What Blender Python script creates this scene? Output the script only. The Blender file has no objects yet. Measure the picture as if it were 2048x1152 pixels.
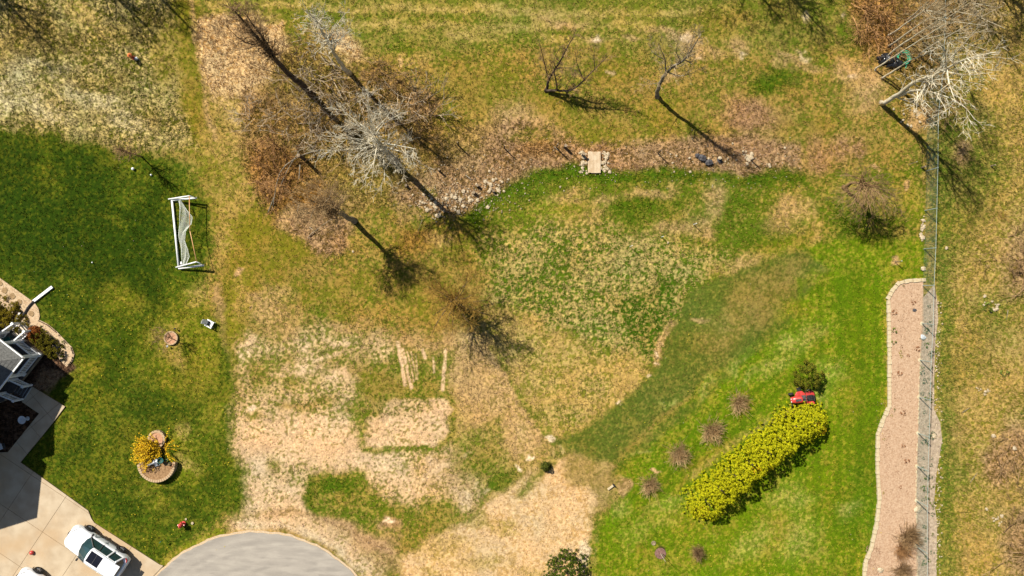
import bpy, math, random
import numpy as np
from mathutils import Vector, Matrix
R = math.radians
SC = bpy.context.scene
COL = SC.collection
# ------------------------------------------------------------ camera, sky, sun, exposure
S = 27.0          # photograph pixels (2048 wide) per metre on the ground
H = 58.0          # height of the drone
cam = bpy.data.cameras.new('camera'); co = bpy.data.objects.new('camera', cam); COL.objects.link(co)
co.location = (0, 0, H); co.rotation_euler = (0, 0, 0)
cam.sensor_fit = 'HORIZONTAL'; cam.angle = 2 * math.atan((1024 / S) / H)
cam.clip_start = 1; cam.clip_end = 3000
SC.camera = co
SUN_EL = 50.0
w = bpy.data.worlds.new('World'); SC.world = w; w.use_nodes = True
nt = w.node_tree; nt.nodes.clear()
sky = nt.nodes.new('ShaderNodeTexSky'); sky.sky_type = 'NISHITA'; sky.sun_disc = False
sky.sun_elevation = R(SUN_EL); sky.sun_rotation = R(-45)
bg = nt.nodes.new('ShaderNodeBackground'); bg.inputs['Strength'].default_value = 0.05
wo = nt.nodes.new('ShaderNodeOutputWorld')
nt.links.new(sky.outputs[0], bg.inputs[0]); nt.links.new(bg.outputs[0], wo.inputs[0])
sl = bpy.data.lights.new('sun', 'SUN'); sl.energy = 5.0; sl.angle = R(0.55); sl.color = (1.0, 0.93, 0.82)
so = bpy.data.objects.new('sun', sl); COL.objects.link(so)
c5, s5 = math.cos(R(SUN_EL)), math.sin(R(SUN_EL))
LD = Vector((c5 * .7071, -c5 * .7071, -s5))
so.rotation_euler = LD.to_track_quat('-Z', 'Y').to_euler(); so.location = (-40, 40, 60)
SC.view_settings.view_transform = 'Standard'; SC.view_settings.look = 'None'
SC.view_settings.exposure = 0.64; SC.view_settings.gamma = 1; SC.view_settings.use_curve_mapping = False
KEXP = 1.75       # sunlit ground radiance per unit albedo at this exposure

rnd = random.Random(7)
def W(px, py, h=0.0):
    """place of a point seen at photo pixel (px,py) when it stands h metres above the ground"""
    k = (H - h) / H / S
    return Vector(((px - 1024) * k, (576 - py) * k, h))
def lin(c):
    return tuple(((v / 255 / 12.92) if v / 255 < .04045 else ((v / 255 + .055) / 1.055) ** 2.4) for v in c)
def alb(c, lim=.7):
    return tuple(min(lim, v / KEXP) for v in lin(c))
# ------------------------------------------------------------ materials
def newmat(name, rough=.9, metal=0, spec=.3):
    m = bpy.data.materials.new(name); m.use_nodes = True
    b = m.node_tree.nodes['Principled BSDF']
    b.inputs['Roughness'].default_value = rough; b.inputs['Metallic'].default_value = metal
    b.inputs['Specular IOR Level'].default_value = spec
    return m, m.node_tree, b
def noisy(name, c1, c2, scale=8, rough=.9, metal=0, spec=.3, bump=0., bscale=None, detail=4, c3=None, scale3=.6):
    """two-colour procedural noise; object coordinates in metres"""
    m, t, b = newmat(name, rough, metal, spec)
    tc = t.nodes.new('ShaderNodeTexCoord'); n = t.nodes.new('ShaderNodeTexNoise')
    n.inputs['Scale'].default_value = scale; n.inputs['Detail'].default_value = detail
    r = t.nodes.new('ShaderNodeValToRGB')
    r.color_ramp.elements[0].position = .36; r.color_ramp.elements[0].color = (*c1, 1)
    r.color_ramp.elements[1].position = .64; r.color_ramp.elements[1].color = (*c2, 1)
    t.links.new(tc.outputs['Object'], n.inputs['Vector']); t.links.new(n.outputs[0], r.inputs[0])
    last = r.outputs[0]
    if c3 is not None:
        n3 = t.nodes.new('ShaderNodeTexNoise'); n3.inputs['Scale'].default_value = scale3; n3.inputs['Detail'].default_value = 5
        t.links.new(tc.outputs['Object'], n3.inputs['Vector'])
        r3 = t.nodes.new('ShaderNodeValToRGB'); r3.color_ramp.elements[0].position = .45; r3.color_ramp.elements[1].position = .7
        t.links.new(n3.outputs[0], r3.inputs[0])
        mx = t.nodes.new('ShaderNodeMix'); mx.data_type = 'RGBA'
        t.links.new(r3.outputs[0], mx.inputs[0]); t.links.new(last, mx.inputs[6]); mx.inputs[7].default_value = (*c3, 1)
        last = mx.outputs[2]
    t.links.new(last, b.inputs['Base Color'])
    if bump:
        bp = t.nodes.new('ShaderNodeBump'); bp.inputs['Strength'].default_value = bump; bp.inputs['Distance'].default_value = .02
        nb = t.nodes.new('ShaderNodeTexNoise'); nb.inputs['Scale'].default_value = bscale or scale * 2; nb.inputs['Detail'].default_value = 4
        t.links.new(tc.outputs['Object'], nb.inputs['Vector'])
        t.links.new(nb.outputs[0], bp.inputs['Height']); t.links.new(bp.outputs[0], b.inputs['Normal'])
    return m
def attr_mat(name, amount=.35, scale=14, rough=1, translucent=False):
    """colour from the 'col' attribute, modulated with fine noise"""
    m, t, b = newmat(name, rough, 0, .1)
    a = t.nodes.new('ShaderNodeAttribute'); a.attribute_name = 'col'
    tc = t.nodes.new('ShaderNodeTexCoord'); n = t.nodes.new('ShaderNodeTexNoise')
    n.inputs['Scale'].default_value = scale; n.inputs['Detail'].default_value = 5; n.inputs['Roughness'].default_value = .65
    mr = t.nodes.new('ShaderNodeMapRange'); mr.inputs[1].default_value = .3; mr.inputs[2].default_value = .7
    mr.inputs[3].default_value = 1 - amount; mr.inputs[4].default_value = 1 + amount
    vm = t.nodes.new('ShaderNodeVectorMath'); vm.operation = 'SCALE'
    t.links.new(tc.outputs['Object'], n.inputs['Vector']); t.links.new(n.outputs[0], mr.inputs[0])
    t.links.new(a.outputs['Color'], vm.inputs[0]); t.links.new(mr.outputs[0], vm.inputs['Scale'])
    t.links.new(vm.outputs[0], b.inputs['Base Color'])
    return m
MT = {}
MT['ground'] = attr_mat('ground', .44, 13)
MT['blades'] = attr_mat('grass_blades', .1, 5)
MT['leaf_attr'] = attr_mat('leaves', .2, 6, .8)
MT['white'] = noisy('white_paint', (.74, .75, .75), (.82, .82, .80), 3, .45, bump=.05)
MT['car_white'] = noisy('car_paint', (.78, .79, .80), (.80, .81, .82), 1, .18, spec=.6)
MT['glass'] = noisy('dark_glass', (.012, .03, .035), (.018, .05, .055), 1.5, .06, spec=.9)
MT['glass_black'] = noisy('roof_glass', (.008, .008, .012), (.012, .012, .018), 1.5, .12, spec=.8)
MT['black'] = noisy('black_plastic', (.012, .012, .013), (.03, .03, .03), 12, .55, bump=.2)
MT['rubber'] = noisy('tyre_rubber', (.015, .015, .015), (.03, .03, .03), 20, .8, bump=.2)
MT['rim'] = noisy('alloy', (.35, .35, .36), (.5, .5, .5), 6, .35, metal=.8)
MT['red'] = noisy('red_paint', (.42, .035, .03), (.52, .06, .05), 5, .3, spec=.5)
MT['orange'] = noisy('orange_paint', (.62, .16, .05), (.7, .2, .06), 8, .5)
MT['redlens'] = noisy('red_lens', (.3, .01, .01), (.4, .02, .02), 12, .2, spec=.6)
MT['concrete'] = noisy('concrete', alb((212, 190, 158)), alb((232, 212, 180)), 1.1, .9, bump=.15, bscale=30, c3=alb((218, 186, 144)), scale3=.35)
MT['asphalt'] = None
MT['shingle'] = noisy('roof_shingle', (.085, .085, .08), (.14, .14, .13), 9, .95, bump=.4)
MT['siding'] = noisy('siding', (.42, .46, .46), (.48, .52, .52), 2, .7)
MT['deck'] = noisy('deck_board', (.06, .055, .055), (.10, .09, .085), 6, .8, bump=.2)
MT['tread'] = noisy('tread_wood', (.5, .42, .33), (.6, .52, .42), 6, .8)
MT['rail'] = noisy('fence_rail', (.26, .32, .29), (.36, .42, .38), 3, .5, metal=.2)
MT['teal'] = noisy('teal_plastic', (.01, .07, .065), (.015, .11, .10), 6, .5)
MT['block'] = noisy('wall_block', alb((206, 170, 128)), alb((236, 208, 168)), 5, .95, bump=.5)
MT['edge_stone'] = noisy('edging_stone', alb((226, 204, 160)), alb((242, 226, 190)), 5, .95, bump=.4)
MT['rock'] = noisy('pale_rock', alb((196, 174, 136)), alb((242, 224, 190)), 3.5, .95, bump=.6)
MT['rock_dark'] = noisy('dark_rock', (.03, .03, .035), (.09, .085, .085), 5, .9, bump=.6)
MT['step_stone'] = noisy('stepping_stone', alb((165, 135, 95)), alb((188, 158, 115)), 8, .95, bump=.4)
MT['bark_pale'] = noisy('pale_bark', alb((232, 214, 176)), alb((255, 250, 226)), 2.5, .85, bump=.4)
MT['bark_grey'] = noisy('grey_bark', alb((134, 124, 102)), alb((196, 184, 160)), 3, .9, bump=.4)
MT['bark_dark'] = noisy('dark_bark', alb((72, 58, 46)), alb((120, 102, 84)), 3, .9, bump=.4)
MT['bark_tan'] = noisy('tan_bark', alb((170, 146, 104)), alb((214, 192, 150)), 3, .9)
MT['twig_brown'] = noisy('brown_twigs', alb((140, 108, 70)), alb((198, 164, 116)), 2, .9)
MT['twig_rust'] = noisy('rust_twigs', alb((150, 108, 66)), alb((214, 164, 108)), 2, .9)
MT['twig_grey'] = noisy('grey_twigs', alb((186, 162, 130)), alb((246, 226, 192)), 2, .9)
MT['twig_olive'] = noisy('budding_twigs', alb((156, 120, 48)), alb((210, 168, 76)), 2, .9)
MT['twig_tan'] = noisy('tan_twigs', alb((176, 140, 92)), alb((224, 190, 136)), 2, .9)
MT['wood_grey'] = noisy('weathered_wood', alb((150, 130, 104)), alb((196, 176, 146)), 4, .9, bump=.3)
MT['plank'] = noisy('plank_wood', alb((226, 196, 156)), alb((250, 226, 190)), 3.5, .9, bump=.3)
MT['galv'] = noisy('galvanised', (.5, .55, .55), (.62, .67, .66), 3, .5, metal=.3)
MT['wire'] = noisy('green_wire', (.10, .20, .16), (.17, .28, .23), 3, .6)
MT['hose'] = noisy('green_hose', (.03, .42, .22), (.08, .5, .3), 9, .5)
MT['net'] = noisy('net_cord', (.55, .58, .52), (.68, .7, .64), 5, .8)
MT['rope'] = noisy('orange_rope', (.6, .25, .08), (.66, .42, .22), 3, .7)
MT['metal_dark'] = noisy('dark_metal', (.05, .05, .05), (.1, .1, .1), 5, .5)
MT['grey_pot'] = noisy('grey_pot', (.45, .48, .5), (.56, .6, .62), 5, .6)

# ------------------------------------------------------------ mesh tools
class MB:
    def __init__(s): s.v = []; s.f = []
    def add(s, vs, fs):
        b = len(s.v); s.v.extend(vs); s.f.extend([tuple(b + i for i in f) for f in fs]); return b
    def box(s, c, size, rz=0, tilt=None):
        x, y, z = [v / 2 for v in size]; c = Vector(c)
        m = Matrix.Rotation(rz, 3, 'Z')
        if tilt is not None: m = m @ tilt
        vs = [c + m @ Vector((sx * x, sy * y, sz * z)) for sx in (-1, 1) for sy in (-1, 1) for sz in (-1, 1)]
        s.add([tuple(v) for v in vs], [(0, 1, 3, 2), (4, 6, 7, 5), (0, 4, 5, 1), (2, 3, 7, 6), (0, 2, 6, 4), (1, 5, 7, 3)])
    def prism(s, pts, z0, z1):
        n = len(pts)
        ar = sum(pts[i][0] * pts[(i + 1) % n][1] - pts[(i + 1) % n][0] * pts[i][1] for i in range(n))
        if ar < 0: pts = pts[::-1]
        vs = [(p[0], p[1], z0) for p in pts] + [(p[0], p[1], z1) for p in pts]
        s.add(vs, [tuple(range(n - 1, -1, -1)), tuple(range(n, 2 * n))] + [(i, (i + 1) % n, n + (i + 1) % n, n + i) for i in range(n)])
    def tube(s, pts, rad, n=5, cap=True):
        pts = [Vector(p) for p in pts]; k = len(pts)
        if not hasattr(rad, '__len__'): rad = [rad] * k
        d = (pts[-1] - pts[0])
        if d.length < 1e-6: d = Vector((0, 0, 1))
        d.normalize()
        up = Vector((0, 0, 1)) if abs(d.z) < .8 else Vector((1, 0, 0))
        vs = []
        for i in range(k):
            t = (pts[min(i + 1, k - 1)] - pts[max(i - 1, 0)])
            if t.length < 1e-9: t = d
            t = t.normalized(); a = t.cross(up)
            if a.length < 1e-5: a = t.orthogonal()
            a.normalize(); b = t.cross(a)
            for j in range(n):
                an = 2 * math.pi * j / n
                q = pts[i] + (a * math.cos(an) + b * math.sin(an)) * rad[i]; vs.append((q.x, q.y, q.z))
        fs = [(i * n + j, i * n + (j + 1) % n, (i + 1) * n + (j + 1) % n, (i + 1) * n + j) for i in range(k - 1) for j in range(n)]
        if cap and n > 2: fs += [tuple(range(n - 1, -1, -1)), tuple((k - 1) * n + j for j in range(n))]
        s.add(vs, fs)
    def lathe(s, prof, c=(0, 0, 0), n=20, axis='Z'):
        vs = []
        for r, z in prof:
            for j in range(n):
                a = 2 * math.pi * j / n
                if axis == 'Z': v = (r * math.cos(a), r * math.sin(a), z)
                elif axis == 'Y': v = (r * math.cos(a), z, r * math.sin(a))
                else: v = (z, r * math.cos(a), r * math.sin(a))
                vs.append((v[0] + c[0], v[1] + c[1], v[2] + c[2]))
        k = len(prof)
        fs = [(i * n + j, i * n + (j + 1) % n, (i + 1) * n + (j + 1) % n, (i + 1) * n + j) for i in range(k - 1) for j in range(n)]
        fs += [tuple(range(n - 1, -1, -1)), tuple((k - 1) * n + j for j in range(n))]
        s.add(vs, fs)
    def mesh(s, name, mat=None, smooth=False):
        me = bpy.data.meshes.new(name); me.from_pydata([tuple(v) for v in s.v], [], s.f)
        if mat: me.materials.append(mat)
        if smooth: me.shade_smooth()
        me.update(); return me
    def obj(s, name, mat=None, parent=None, smooth=False, loc=None, bevel=0):
        return link(name, s.mesh(name, mat, smooth), parent, loc, bevel=bevel)
def link(name, me, parent=None, loc=None, rz=0, sc=None, mat=None, bevel=0):
    o = bpy.data.objects.new(name, me); COL.objects.link(o)
    if parent is not None: o.parent = parent
    if loc is not None: o.location = loc
    if rz: o.rotation_euler = (0, 0, rz)
    if sc is not None: o.scale = sc if hasattr(sc, '__len__') else (sc,) * 3
    if mat is not None and o.material_slots:
        o.material_slots[0].link = 'OBJECT'; o.material_slots[0].material = mat
    if bevel:
        b = o.modifiers.new('bevel', 'BEVEL'); b.width = bevel; b.segments = 2; b.limit_method = 'ANGLE'
    return o
def tag(o, label, cat, group=None):
    o['label'] = label; o['category'] = cat
    if group: o['group'] = group
    return o
def empty(name, loc, label, cat, group=None, rz=0):
    o = bpy.data.objects.new(name, None); COL.objects.link(o); o.location = loc; o.rotation_euler = (0, 0, rz)
    o.empty_display_size = .2
    return tag(o, label, cat, group)
def struct(o): o['kind'] = 'structure'; return o
def stuff(o): o['kind'] = 'stuff'; return o
def setcol(me, cols):
    a = me.color_attributes.new('col', 'FLOAT_COLOR', 'POINT')
    a.data.foreach_set('color', np.concatenate([cols, np.ones((len(cols), 1))], 1).astype(np.float32).ravel())
def grid_mesh(name, V, F, mat, cols=None):
    me = bpy.data.meshes.new(name)
    me.vertices.add(len(V)); me.vertices.foreach_set('co', V.astype(np.float32).ravel())
    k = F.shape[1]
    me.loops.add(F.size); me.loops.foreach_set('vertex_index', F.astype(np.int32).ravel())
    me.polygons.add(len(F)); me.polygons.foreach_set('loop_start', np.arange(0, F.size, k, dtype=np.int32))
    me.update(calc_edges=True)
    if cols is not None: setcol(me, cols)
    me.materials.append(mat); return me
# ============================================================ GROUND
rng = np.random.default_rng(11)
LAT = rng.random((8, 512, 512)).astype(np.float32)
def vn(x, y, s, seed=0):
    """value noise 0..1 with wavelength s (pixels)"""
    a = .6 + seed * 1.3; ca, sa = math.cos(a), math.sin(a)
    u = (x * ca - y * sa) / s + 1000.3 + seed * 17.7; v = (x * sa + y * ca) / s + 1000.7 + seed * 5.1
    iu = np.floor(u).astype(np.int64); iv = np.floor(v).astype(np.int64); fu = (u - iu).astype(np.float32); fv = (v - iv).astype(np.float32)
    fu = fu * fu * (3 - 2 * fu); fv = fv * fv * (3 - 2 * fv)
    L = LAT[seed % 8]; i0 = iu & 511; i1 = (iu + 1) & 511; j0 = iv & 511; j1 = (iv + 1) & 511
    return (L[i0, j0] * (1 - fu) + L[i1, j0] * fu) * (1 - fv) + (L[i0, j1] * (1 - fu) + L[i1, j1] * fu) * fv
def fbm(x, y, s, o=3, seed=0):
    t = 0; a = 1; tot = 0
    for i in range(o):
        t = t + a * vn(x, y, s / 2 ** i, seed + i * 3); tot += a; a *= .6
    return t / tot
def ss(a, b, x):
    t = np.clip((x - a) / (b - a), 0, 1); return t * t * (3 - 2 * t)
def sdpoly(x, y, P):
    """signed distance, negative inside"""
    d = np.full(x.shape, 1e9, np.float32); ins = np.zeros(x.shape, bool); n = len(P)
    for i in range(n):
        ax, ay = P[i]; bx, by = P[(i + 1) % n]; ex, ey = bx - ax, by - ay
        wx, wy = x - ax, y - ay
        t = np.clip((wx * ex + wy * ey) / (ex * ex + ey * ey + 1e-9), 0, 1)
        d = np.minimum(d, (wx - ex * t) ** 2 + (wy - ey * t) ** 2)
        c = ((ay > y) != (by > y))
        if abs(by - ay) > 1e-9: ins ^= c & (x < (bx - ax) * (y - ay) / (by - ay) + ax)
    d = np.sqrt(d); return np.where(ins, -d, d)
class Paint:
    """vegetation cover of the ground, laid in layers"""
    def __init__(s, x, y):
        s.x, s.y = x, y; n = len(x)
        s.wx = x + (fbm(x, y, 60, 3, 1) - .5) * 60; s.wy = y + (fbm(x, y, 60, 3, 2) - .5) * 60
        s.fx = x + (vn(x, y, 9, 3) - .5) * 9; s.fy = y + (vn(x, y, 9, 4) - .5) * 9
        s.F = np.zeros((n, 11), np.float32)   # green rgb, dry rgb, cover, fine, mid, relief, streak
    def lay(s, m, T, k=1.0):
        v = np.array([*lin(T[0]), *lin(T[1]), T[2], T[3], T[4], T[5], 0], np.float32)
        m = (m * k)[:, None]; s.F[:, :] = s.F * (1 - m) + v * m
    def coords(s, warp):
        return (s.x + (s.wx - s.x) * warp + (s.fx - s.x) * min(1, warp * 2), s.y + (s.wy - s.y) * warp + (s.fy - s.y) * min(1, warp * 2))
    def poly(s, P, T, soft=14, warp=.5, k=1.0):
        xs = [p[0] for p in P]; ys = [p[1] for p in P]; mg = soft * 2 + 50
        idx = np.nonzero((s.x > min(xs) - mg) & (s.x < max(xs) + mg) & (s.y > min(ys) - mg) & (s.y < max(ys) + mg))[0]
        if not len(idx): return
        cx, cy = s.coords(warp); m = 1 - ss(-soft, soft, sdpoly(cx[idx], cy[idx], P))
        full = np.zeros(len(s.x), np.float32); full[idx] = m; s.lay(full, T, k)
    def blob(s, x, y, rx, ry, T, rot=0, k=1.0, warp=.5, hard=.5):
        cx, cy = s.coords(warp); a = R(rot); dx, dy = cx - x, cy - y
        u = (dx * math.cos(a) + dy * math.sin(a)) / rx; v = (-dx * math.sin(a) + dy * math.cos(a)) / ry
        s.lay((1 - ss(hard, 1.25, np.sqrt(u * u + v * v))).astype(np.float32), T, k)
    def line(s, P, wd, T, soft=4, warp=.2, k=1.0):
        cx, cy = s.coords(warp); d = np.full(len(s.x), 1e9, np.float32)
        for (ax, ay), (bx, by) in zip(P[:-1], P[1:]):
            ex, ey = bx - ax, by - ay; t = np.clip(((cx - ax) * ex + (cy - ay) * ey) / (ex * ex + ey * ey), 0, 1)
            d = np.minimum(d, (cx - ax - ex * t) ** 2 + (cy - ay - ey * t) ** 2)
        s.lay((1 - ss(wd / 2 - soft, wd / 2 + soft, np.sqrt(d))).astype(np.float32), T, k)
# type: green, dry, cover, fine, mid, relief
T = dict(
 meadow=((112,116,34),(180,150,78),.50,.85,.8,.6),
 rough=((98,100,30),(212,190,126),.44,1.3,1.0,1.0),
 pale=((150,140,84),(238,222,176),.32,1.3,.9,1.0),
 lawndark=((44,68,4),(84,96,14),.74,.9,.6,.45),
 lawn=((74,94,12),(120,122,32),.58,1.1,.6,.5),
 track=((122,120,30),(168,142,62),.55,.6,.9,.4),
 straw=((190,146,88),(246,208,156),.34,1.3,.7,1.0),
 hay=((204,164,110),(236,198,154),.34,.8,.7,.22),
 brush=((112,96,38),(196,158,98),.50,1.3,1.0,1.1),
 brushy=((112,104,34),(190,160,84),.52,1.3,1.0,1.1),
 rust=((116,84,38),(196,142,82),.5,1.2,1.0,1.1),
 amber=((128,90,30),(186,134,62),.5,1.2,.8,1.4),
 litter=((116,92,50),(198,160,120),.42,1.3,.9,.9),
 pinkdead=((140,108,64),(196,154,116),.40,1.0,.8,.9),
 top=((108,118,34),(168,152,74),.58,.7,.9,.5),
 topdry=((160,144,70),(206,180,112),.40,.8,.7,.5),
 mid=((100,116,22),(172,152,72),.60,.9,1.0,.6),
 mosaic=((92,114,24),(204,180,112),.50,1.4,.9,.8),
 mosaicg=((72,104,10),(190,168,92),.74,1.5,.9,.8),
 lush=((74,106,8),(132,136,30),.78,.5,.7,.9),
 drytan=((146,136,54),(204,172,104),.36,1.0,.8,.6),
 dryp=((160,134,82),(216,178,130),.34,1.0,.7,.6),
 olive=((94,108,36),(138,134,58),.64,.9,.8,.25),
 olivebrown=((118,114,46),(164,142,78),.50,.6,.7,.25),
 bright=((104,130,8),(156,154,46),.66,1.1,.65,.35),
 brightd=((88,118,6),(134,144,30),.85,.5,.6,.35),
 brightp=((124,146,46),(182,180,96),.5,1.2,.6,.35),
 yell=((126,134,24),(168,152,58),.5,1.1,.5,.4),
 right=((130,126,42),(198,168,98),.42,1.2,.9,1.0),
 rightg=((96,116,34),(160,150,66),.66,1.0,.8,.9),
 sand=((158,140,86),(238,200,162),.24,.95,.55,.2),
 sandg=((130,126,58),(224,190,144),.45,1.5,.5,.45),
 dirt=((156,122,84),(208,168,128),.4,.6,.8,.3),
 white=((210,176,138),(250,226,198),.2,.8,.8,.3),
 mulch=((70,50,38),(128,98,78),.5,1.3,.5,1.0),
 mulchp=((150,116,84),(206,170,134),.4,1.3,.4,1.0),
 stones=((196,176,146),(240,224,196),.4,1.2,.5,.8),
)
def paint(x, y):
    p = Paint(x, y); P = p.poly; B = p.blob; L = p.line
    p.lay(np.ones(len(x), np.float32), T['meadow'])
    # far right meadow
    P([(1850,-900),(3200,-900),(3200,2200),(1850,2200)], T['right'], 20, .3)
    L([(1890,250),(1885,560),(1888,900),(1890,1250)], 34, T['rightg'], 14, .6, .8)
    for a in [(1930,250,90,130),(1960,380,80,90),(1900,470,60,130),(1990,620,70,90),(1930,740,50,60),(1900,980,50,100),(1960,330,60,60)]:
        B(*a, T['rightg'], 20, .55, .8, .2)
    for a in [(2010,170,60,60),(2020,480,60,90),(1985,560,60,40),(2000,870,60,60),(1990,1120,60,50),(1950,790,60,50),(2030,720,50,60)]:
        B(*a, T['drytan'], 0, .8, .8, .2)
    for a in [(2040,530,46,80),(2036,900,50,80),(2044,1090,50,90),(1925,300,22,40),(2000,940,40,40)]:
        B(*a, T['litter'], 0, .85, .8, .3)
    # top band
    P([(330,-900),(1700,-900),(1700,60),(1580,110),(1380,100),(1100,80),(860,120),(740,110),(690,60),(560,30),(380,25),(330,-20)], T['top'], 26, .6)
    for yy, x0, x1, wdt in [(10,420,1000,14),(46,700,1300,16),(20,900,1400,10),(70,900,1250,14),(-30,300,1700,20)]:
        L([(x0,yy),((x0+x1)/2,yy+8),(x1,yy+2)], wdt, T['topdry'], 8, .35, .8)
    for a in [(880,40,150,22),(1010,90,80,35),(820,100,60,30),(1170,60,90,20),(660,30,60,20),(540,35,60,16)]:
        B(*a, T['mid'], 5, .7, .8, .2)
    # upper middle meadow
    P([(860,130),(1060,110),(1300,110),(1500,140),(1700,260),(1660,300),(1200,300),(900,300),(880,220)], T['meadow'], 30, .8)
    for a in [(960,170,90,60),(1080,215,120,40),(1220,130,60,50),(1330,230,90,50),(1190,250,80,40),(1620,250,60,40)]:
        B(*a, T['track'], 10, .7, .8, .2)
    for a in [(890,165,30,40),(900,230,34,50),(1040,80,60,20),(1230,60,50,20),(1300,110,60,14),(1690,60,40,50),(1620,110,50,40)]:
        B(*a, T['mid'], 10, .8, .8, .2)
    for a in [(1050,240,70,40),(1000,260,50,40),(1130,40,60,14),(1375,80,40,26),(1340,60,60,14),(1200,80,26,14),(1400,110,50,18),(1340,150,26,14),(1590,125,60,14),(1470,95,30,24),(1550,150,40,14),(1740,180,40,60),(1700,140,50,30),(1270,70,20,8)]:
        B(*a, T['dryp'], 10, .75, .8, .2)
    for a in [(1200,80,12,7),(1372,72,16,12),(1395,120,14,7),(1483,112,12,8),(1205,75,8,12),(1228,143,7,5),(1610,35,10,8),(1680,30,9,8),(1600,110,16,9),(1700,150,10,9)]:
        B(*a, T['white'], 20, .55, .7, .2)
    B(1545,155,62,30, T['lush'], -12, .95, .7, .3); B(1430,40,90,30,T['brushy'],0,.5,.8,.2)
    B(1500,225,75,42, T['pinkdead'], 10, .95, .8, .3); B(1590,230,50,50, T['meadow'],0,.5)
    P([(1690,-40),(2000,-60),(1900,60),(1880,180),(1800,215),(1770,150),(1740,90),(1700,60)], T['brush'], 22, .7)
    P([(1690,-30),(1790,-30),(1790,100),(1740,120),(1705,70)], T['rust'], 24, .7, .6)
    P([(1790,150),(1850,150),(1860,240),(1800,230)], T['brushy'], 16, .6, .8)
    B(1835,235,26,28,T['dryp'],40,.8); B(1990,60,60,120,T['right'],30,.6,.8)
    # brown swale strip with leaf litter
    P([(860,300),(960,250),(1060,240),(1180,285),(1330,275),(1500,265),(1600,290),(1600,352),(1300,346),(1150,336),(1060,352),(1000,388),(940,420),(880,430),(800,440),(760,400),(780,340)], T['litter'], 14, .5)
    P([(880,220),(1000,250),(960,320),(880,330)], T['brushy'], 26, .8, .6)
    B(1085,300,46,26,T['amber'],0,.5); B(1070,270,50,20,T['meadow'],0,.7)
    for a in [(1500,300,70,26),(1260,330,60,16),(1100,330,50,16)]: B(*a, T['pinkdead'], 0, .8, .6, .2)
    for a in [(1178,335,16,14),(1200,310,30,34),(1495,300,14,10),(1720,300,10,30),(1640,320,36,46),(1690,300,30,40)]: B(*a, T['pinkdead'], 0, .8, .5, .3)
    # centre lawn under the swale
    P([(940,425),(1000,390),(1060,354),(1150,338),(1300,348),(1600,354),(1850,330),(1850,560),(1790,560),(1700,600),(1600,500),(1380,580),(1300,600),(1000,620),(960,520)], T['mid'], 8, .35)
    L([(945,440),(985,400),(1020,378),(1060,358),(1150,342),(1220,352),(1310,354),(1400,354),(1500,358),(1600,356)], 26, T['lush'], 10, .5, .85)
    for a in [(1290,410,110,26),(1420,440,90,30),(1260,420,60,36),(1060,390,40,20),(1530,470,80,40),(1480,400,60,20),(1700,440,60,60),(1330,540,60,30),(1060,560,60,36)]:
        B(*a, T['lush'], -8, .5, .8, .2)
    for a in [(1270,480,44,26),(1340,450,40,18),(1390,445,40,26),(1150,440,70,30),(1080,500,80,30),(1130,390,50,20),(1300,385,70,14),(1430,400,26,40),(1420,450,16,30),(1500,520,70,20),(1560,450,40,30),(1210,400,30,16),(1590,420,40,30)]:
        B(*a, T['dryp'], -10, .62, .8, .2)
    for a in [(1240,500,36,12),(1330,478,30,10),(1620,470,14,60),(1605,410,16,40),(1390,520,60,16),(1440,540,60,18)]:
        B(*a, T['drytan'], -10, .7, .8, .2)
    for a in [(1120,430,70,50),(1560,500,60,26),(1700,500,70,40),(1830,400,30,50)]: B(*a, T['yell'], -10, .6, .8, .2)
    # mosaic in the centre
    P([(965,470),(1100,450),(1320,470),(1440,500),(1370,590),(1330,690),(1290,720),(1180,690),(1060,640),(980,620)], T['mosaic'], 30, .8)
    P([(1230,600),(1350,560),(1350,640),(1310,720),(1290,735),(1260,680)], T['mosaicg'], 14, .6)
    B(1060,580,70,50,T['mosaicg'],0,.5,.8,.2); B(1130,520,60,40,T['mosaicg'],0,.4,.8,.2)
    # dry middle
    P([(960,620),(1050,640),(1180,690),(1290,725),(1300,760),(1230,820),(1100,900),(1000,1000),(900,900),(880,720)], T['drytan'], 24, .7)
    P([(760,640),(960,660),(1020,740),(1110,880),(1060,930),(960,880),(890,760),(780,700)], T['dryp'], 26, .7, .75)
    for a in [(1040,700,60,40),(1200,700,60,30),(1090,760,50,30),(1180,760,40,40),(1130,830,60,30)]: B(*a, T['mosaic'], 0, .5, .8, .2)
    L([(985,700),(1040,790),(1095,860),(1110,890)], 16, T['mid'], 6, .3, .7)
    L([(985,720),(1035,800),(1085,870),(1105,890)], 8, T['dryp'], 4, .3, .6)
    # middle left meadow between lawn and bushes
    P([(430,560),(700,560),(900,540),(980,640),(850,660),(720,690),(520,700),(440,680)], T['meadow'], 30, .8)
    for a in [(640,600,110,50),(860,600,90,40),(700,560,80,30),(560,560,60,50),(900,500,60,50),(520,480,50,60),(850,560,60,40)]: B(*a, T['track'], 0, .6, .9, .2)
    for a in [(735,610,14,22),(640,635,30,14),(720,690,60,20),(560,600,50,30)]: B(*a, T['mid'], 20, .8, .9, .2)
    for a in [(540,600,50,40),(550,640,60,30),(580,680,60,24),(700,650,60,16)]: B(*a, T['dryp'], 0, .6, .9, .2)
    B(880,480,30,16,T['drytan']); B(830,480,50,30,T['amber'],0,.6,.6,.2)
    # left track
    P([(300,-60),(400,-60),(390,120),(430,260),(500,400),(560,440),(640,500),(520,560),(480,700),(470,820),(430,760),(440,560),(430,430),(380,340),(330,270),(330,100)], T['track'], 22, .6)
    for a in [(470,380,60,60),(430,300,60,50),(450,470,40,80),(470,600,20,60)]: B(*a, T['drytan'], 10, .55, .8, .2)
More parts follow.
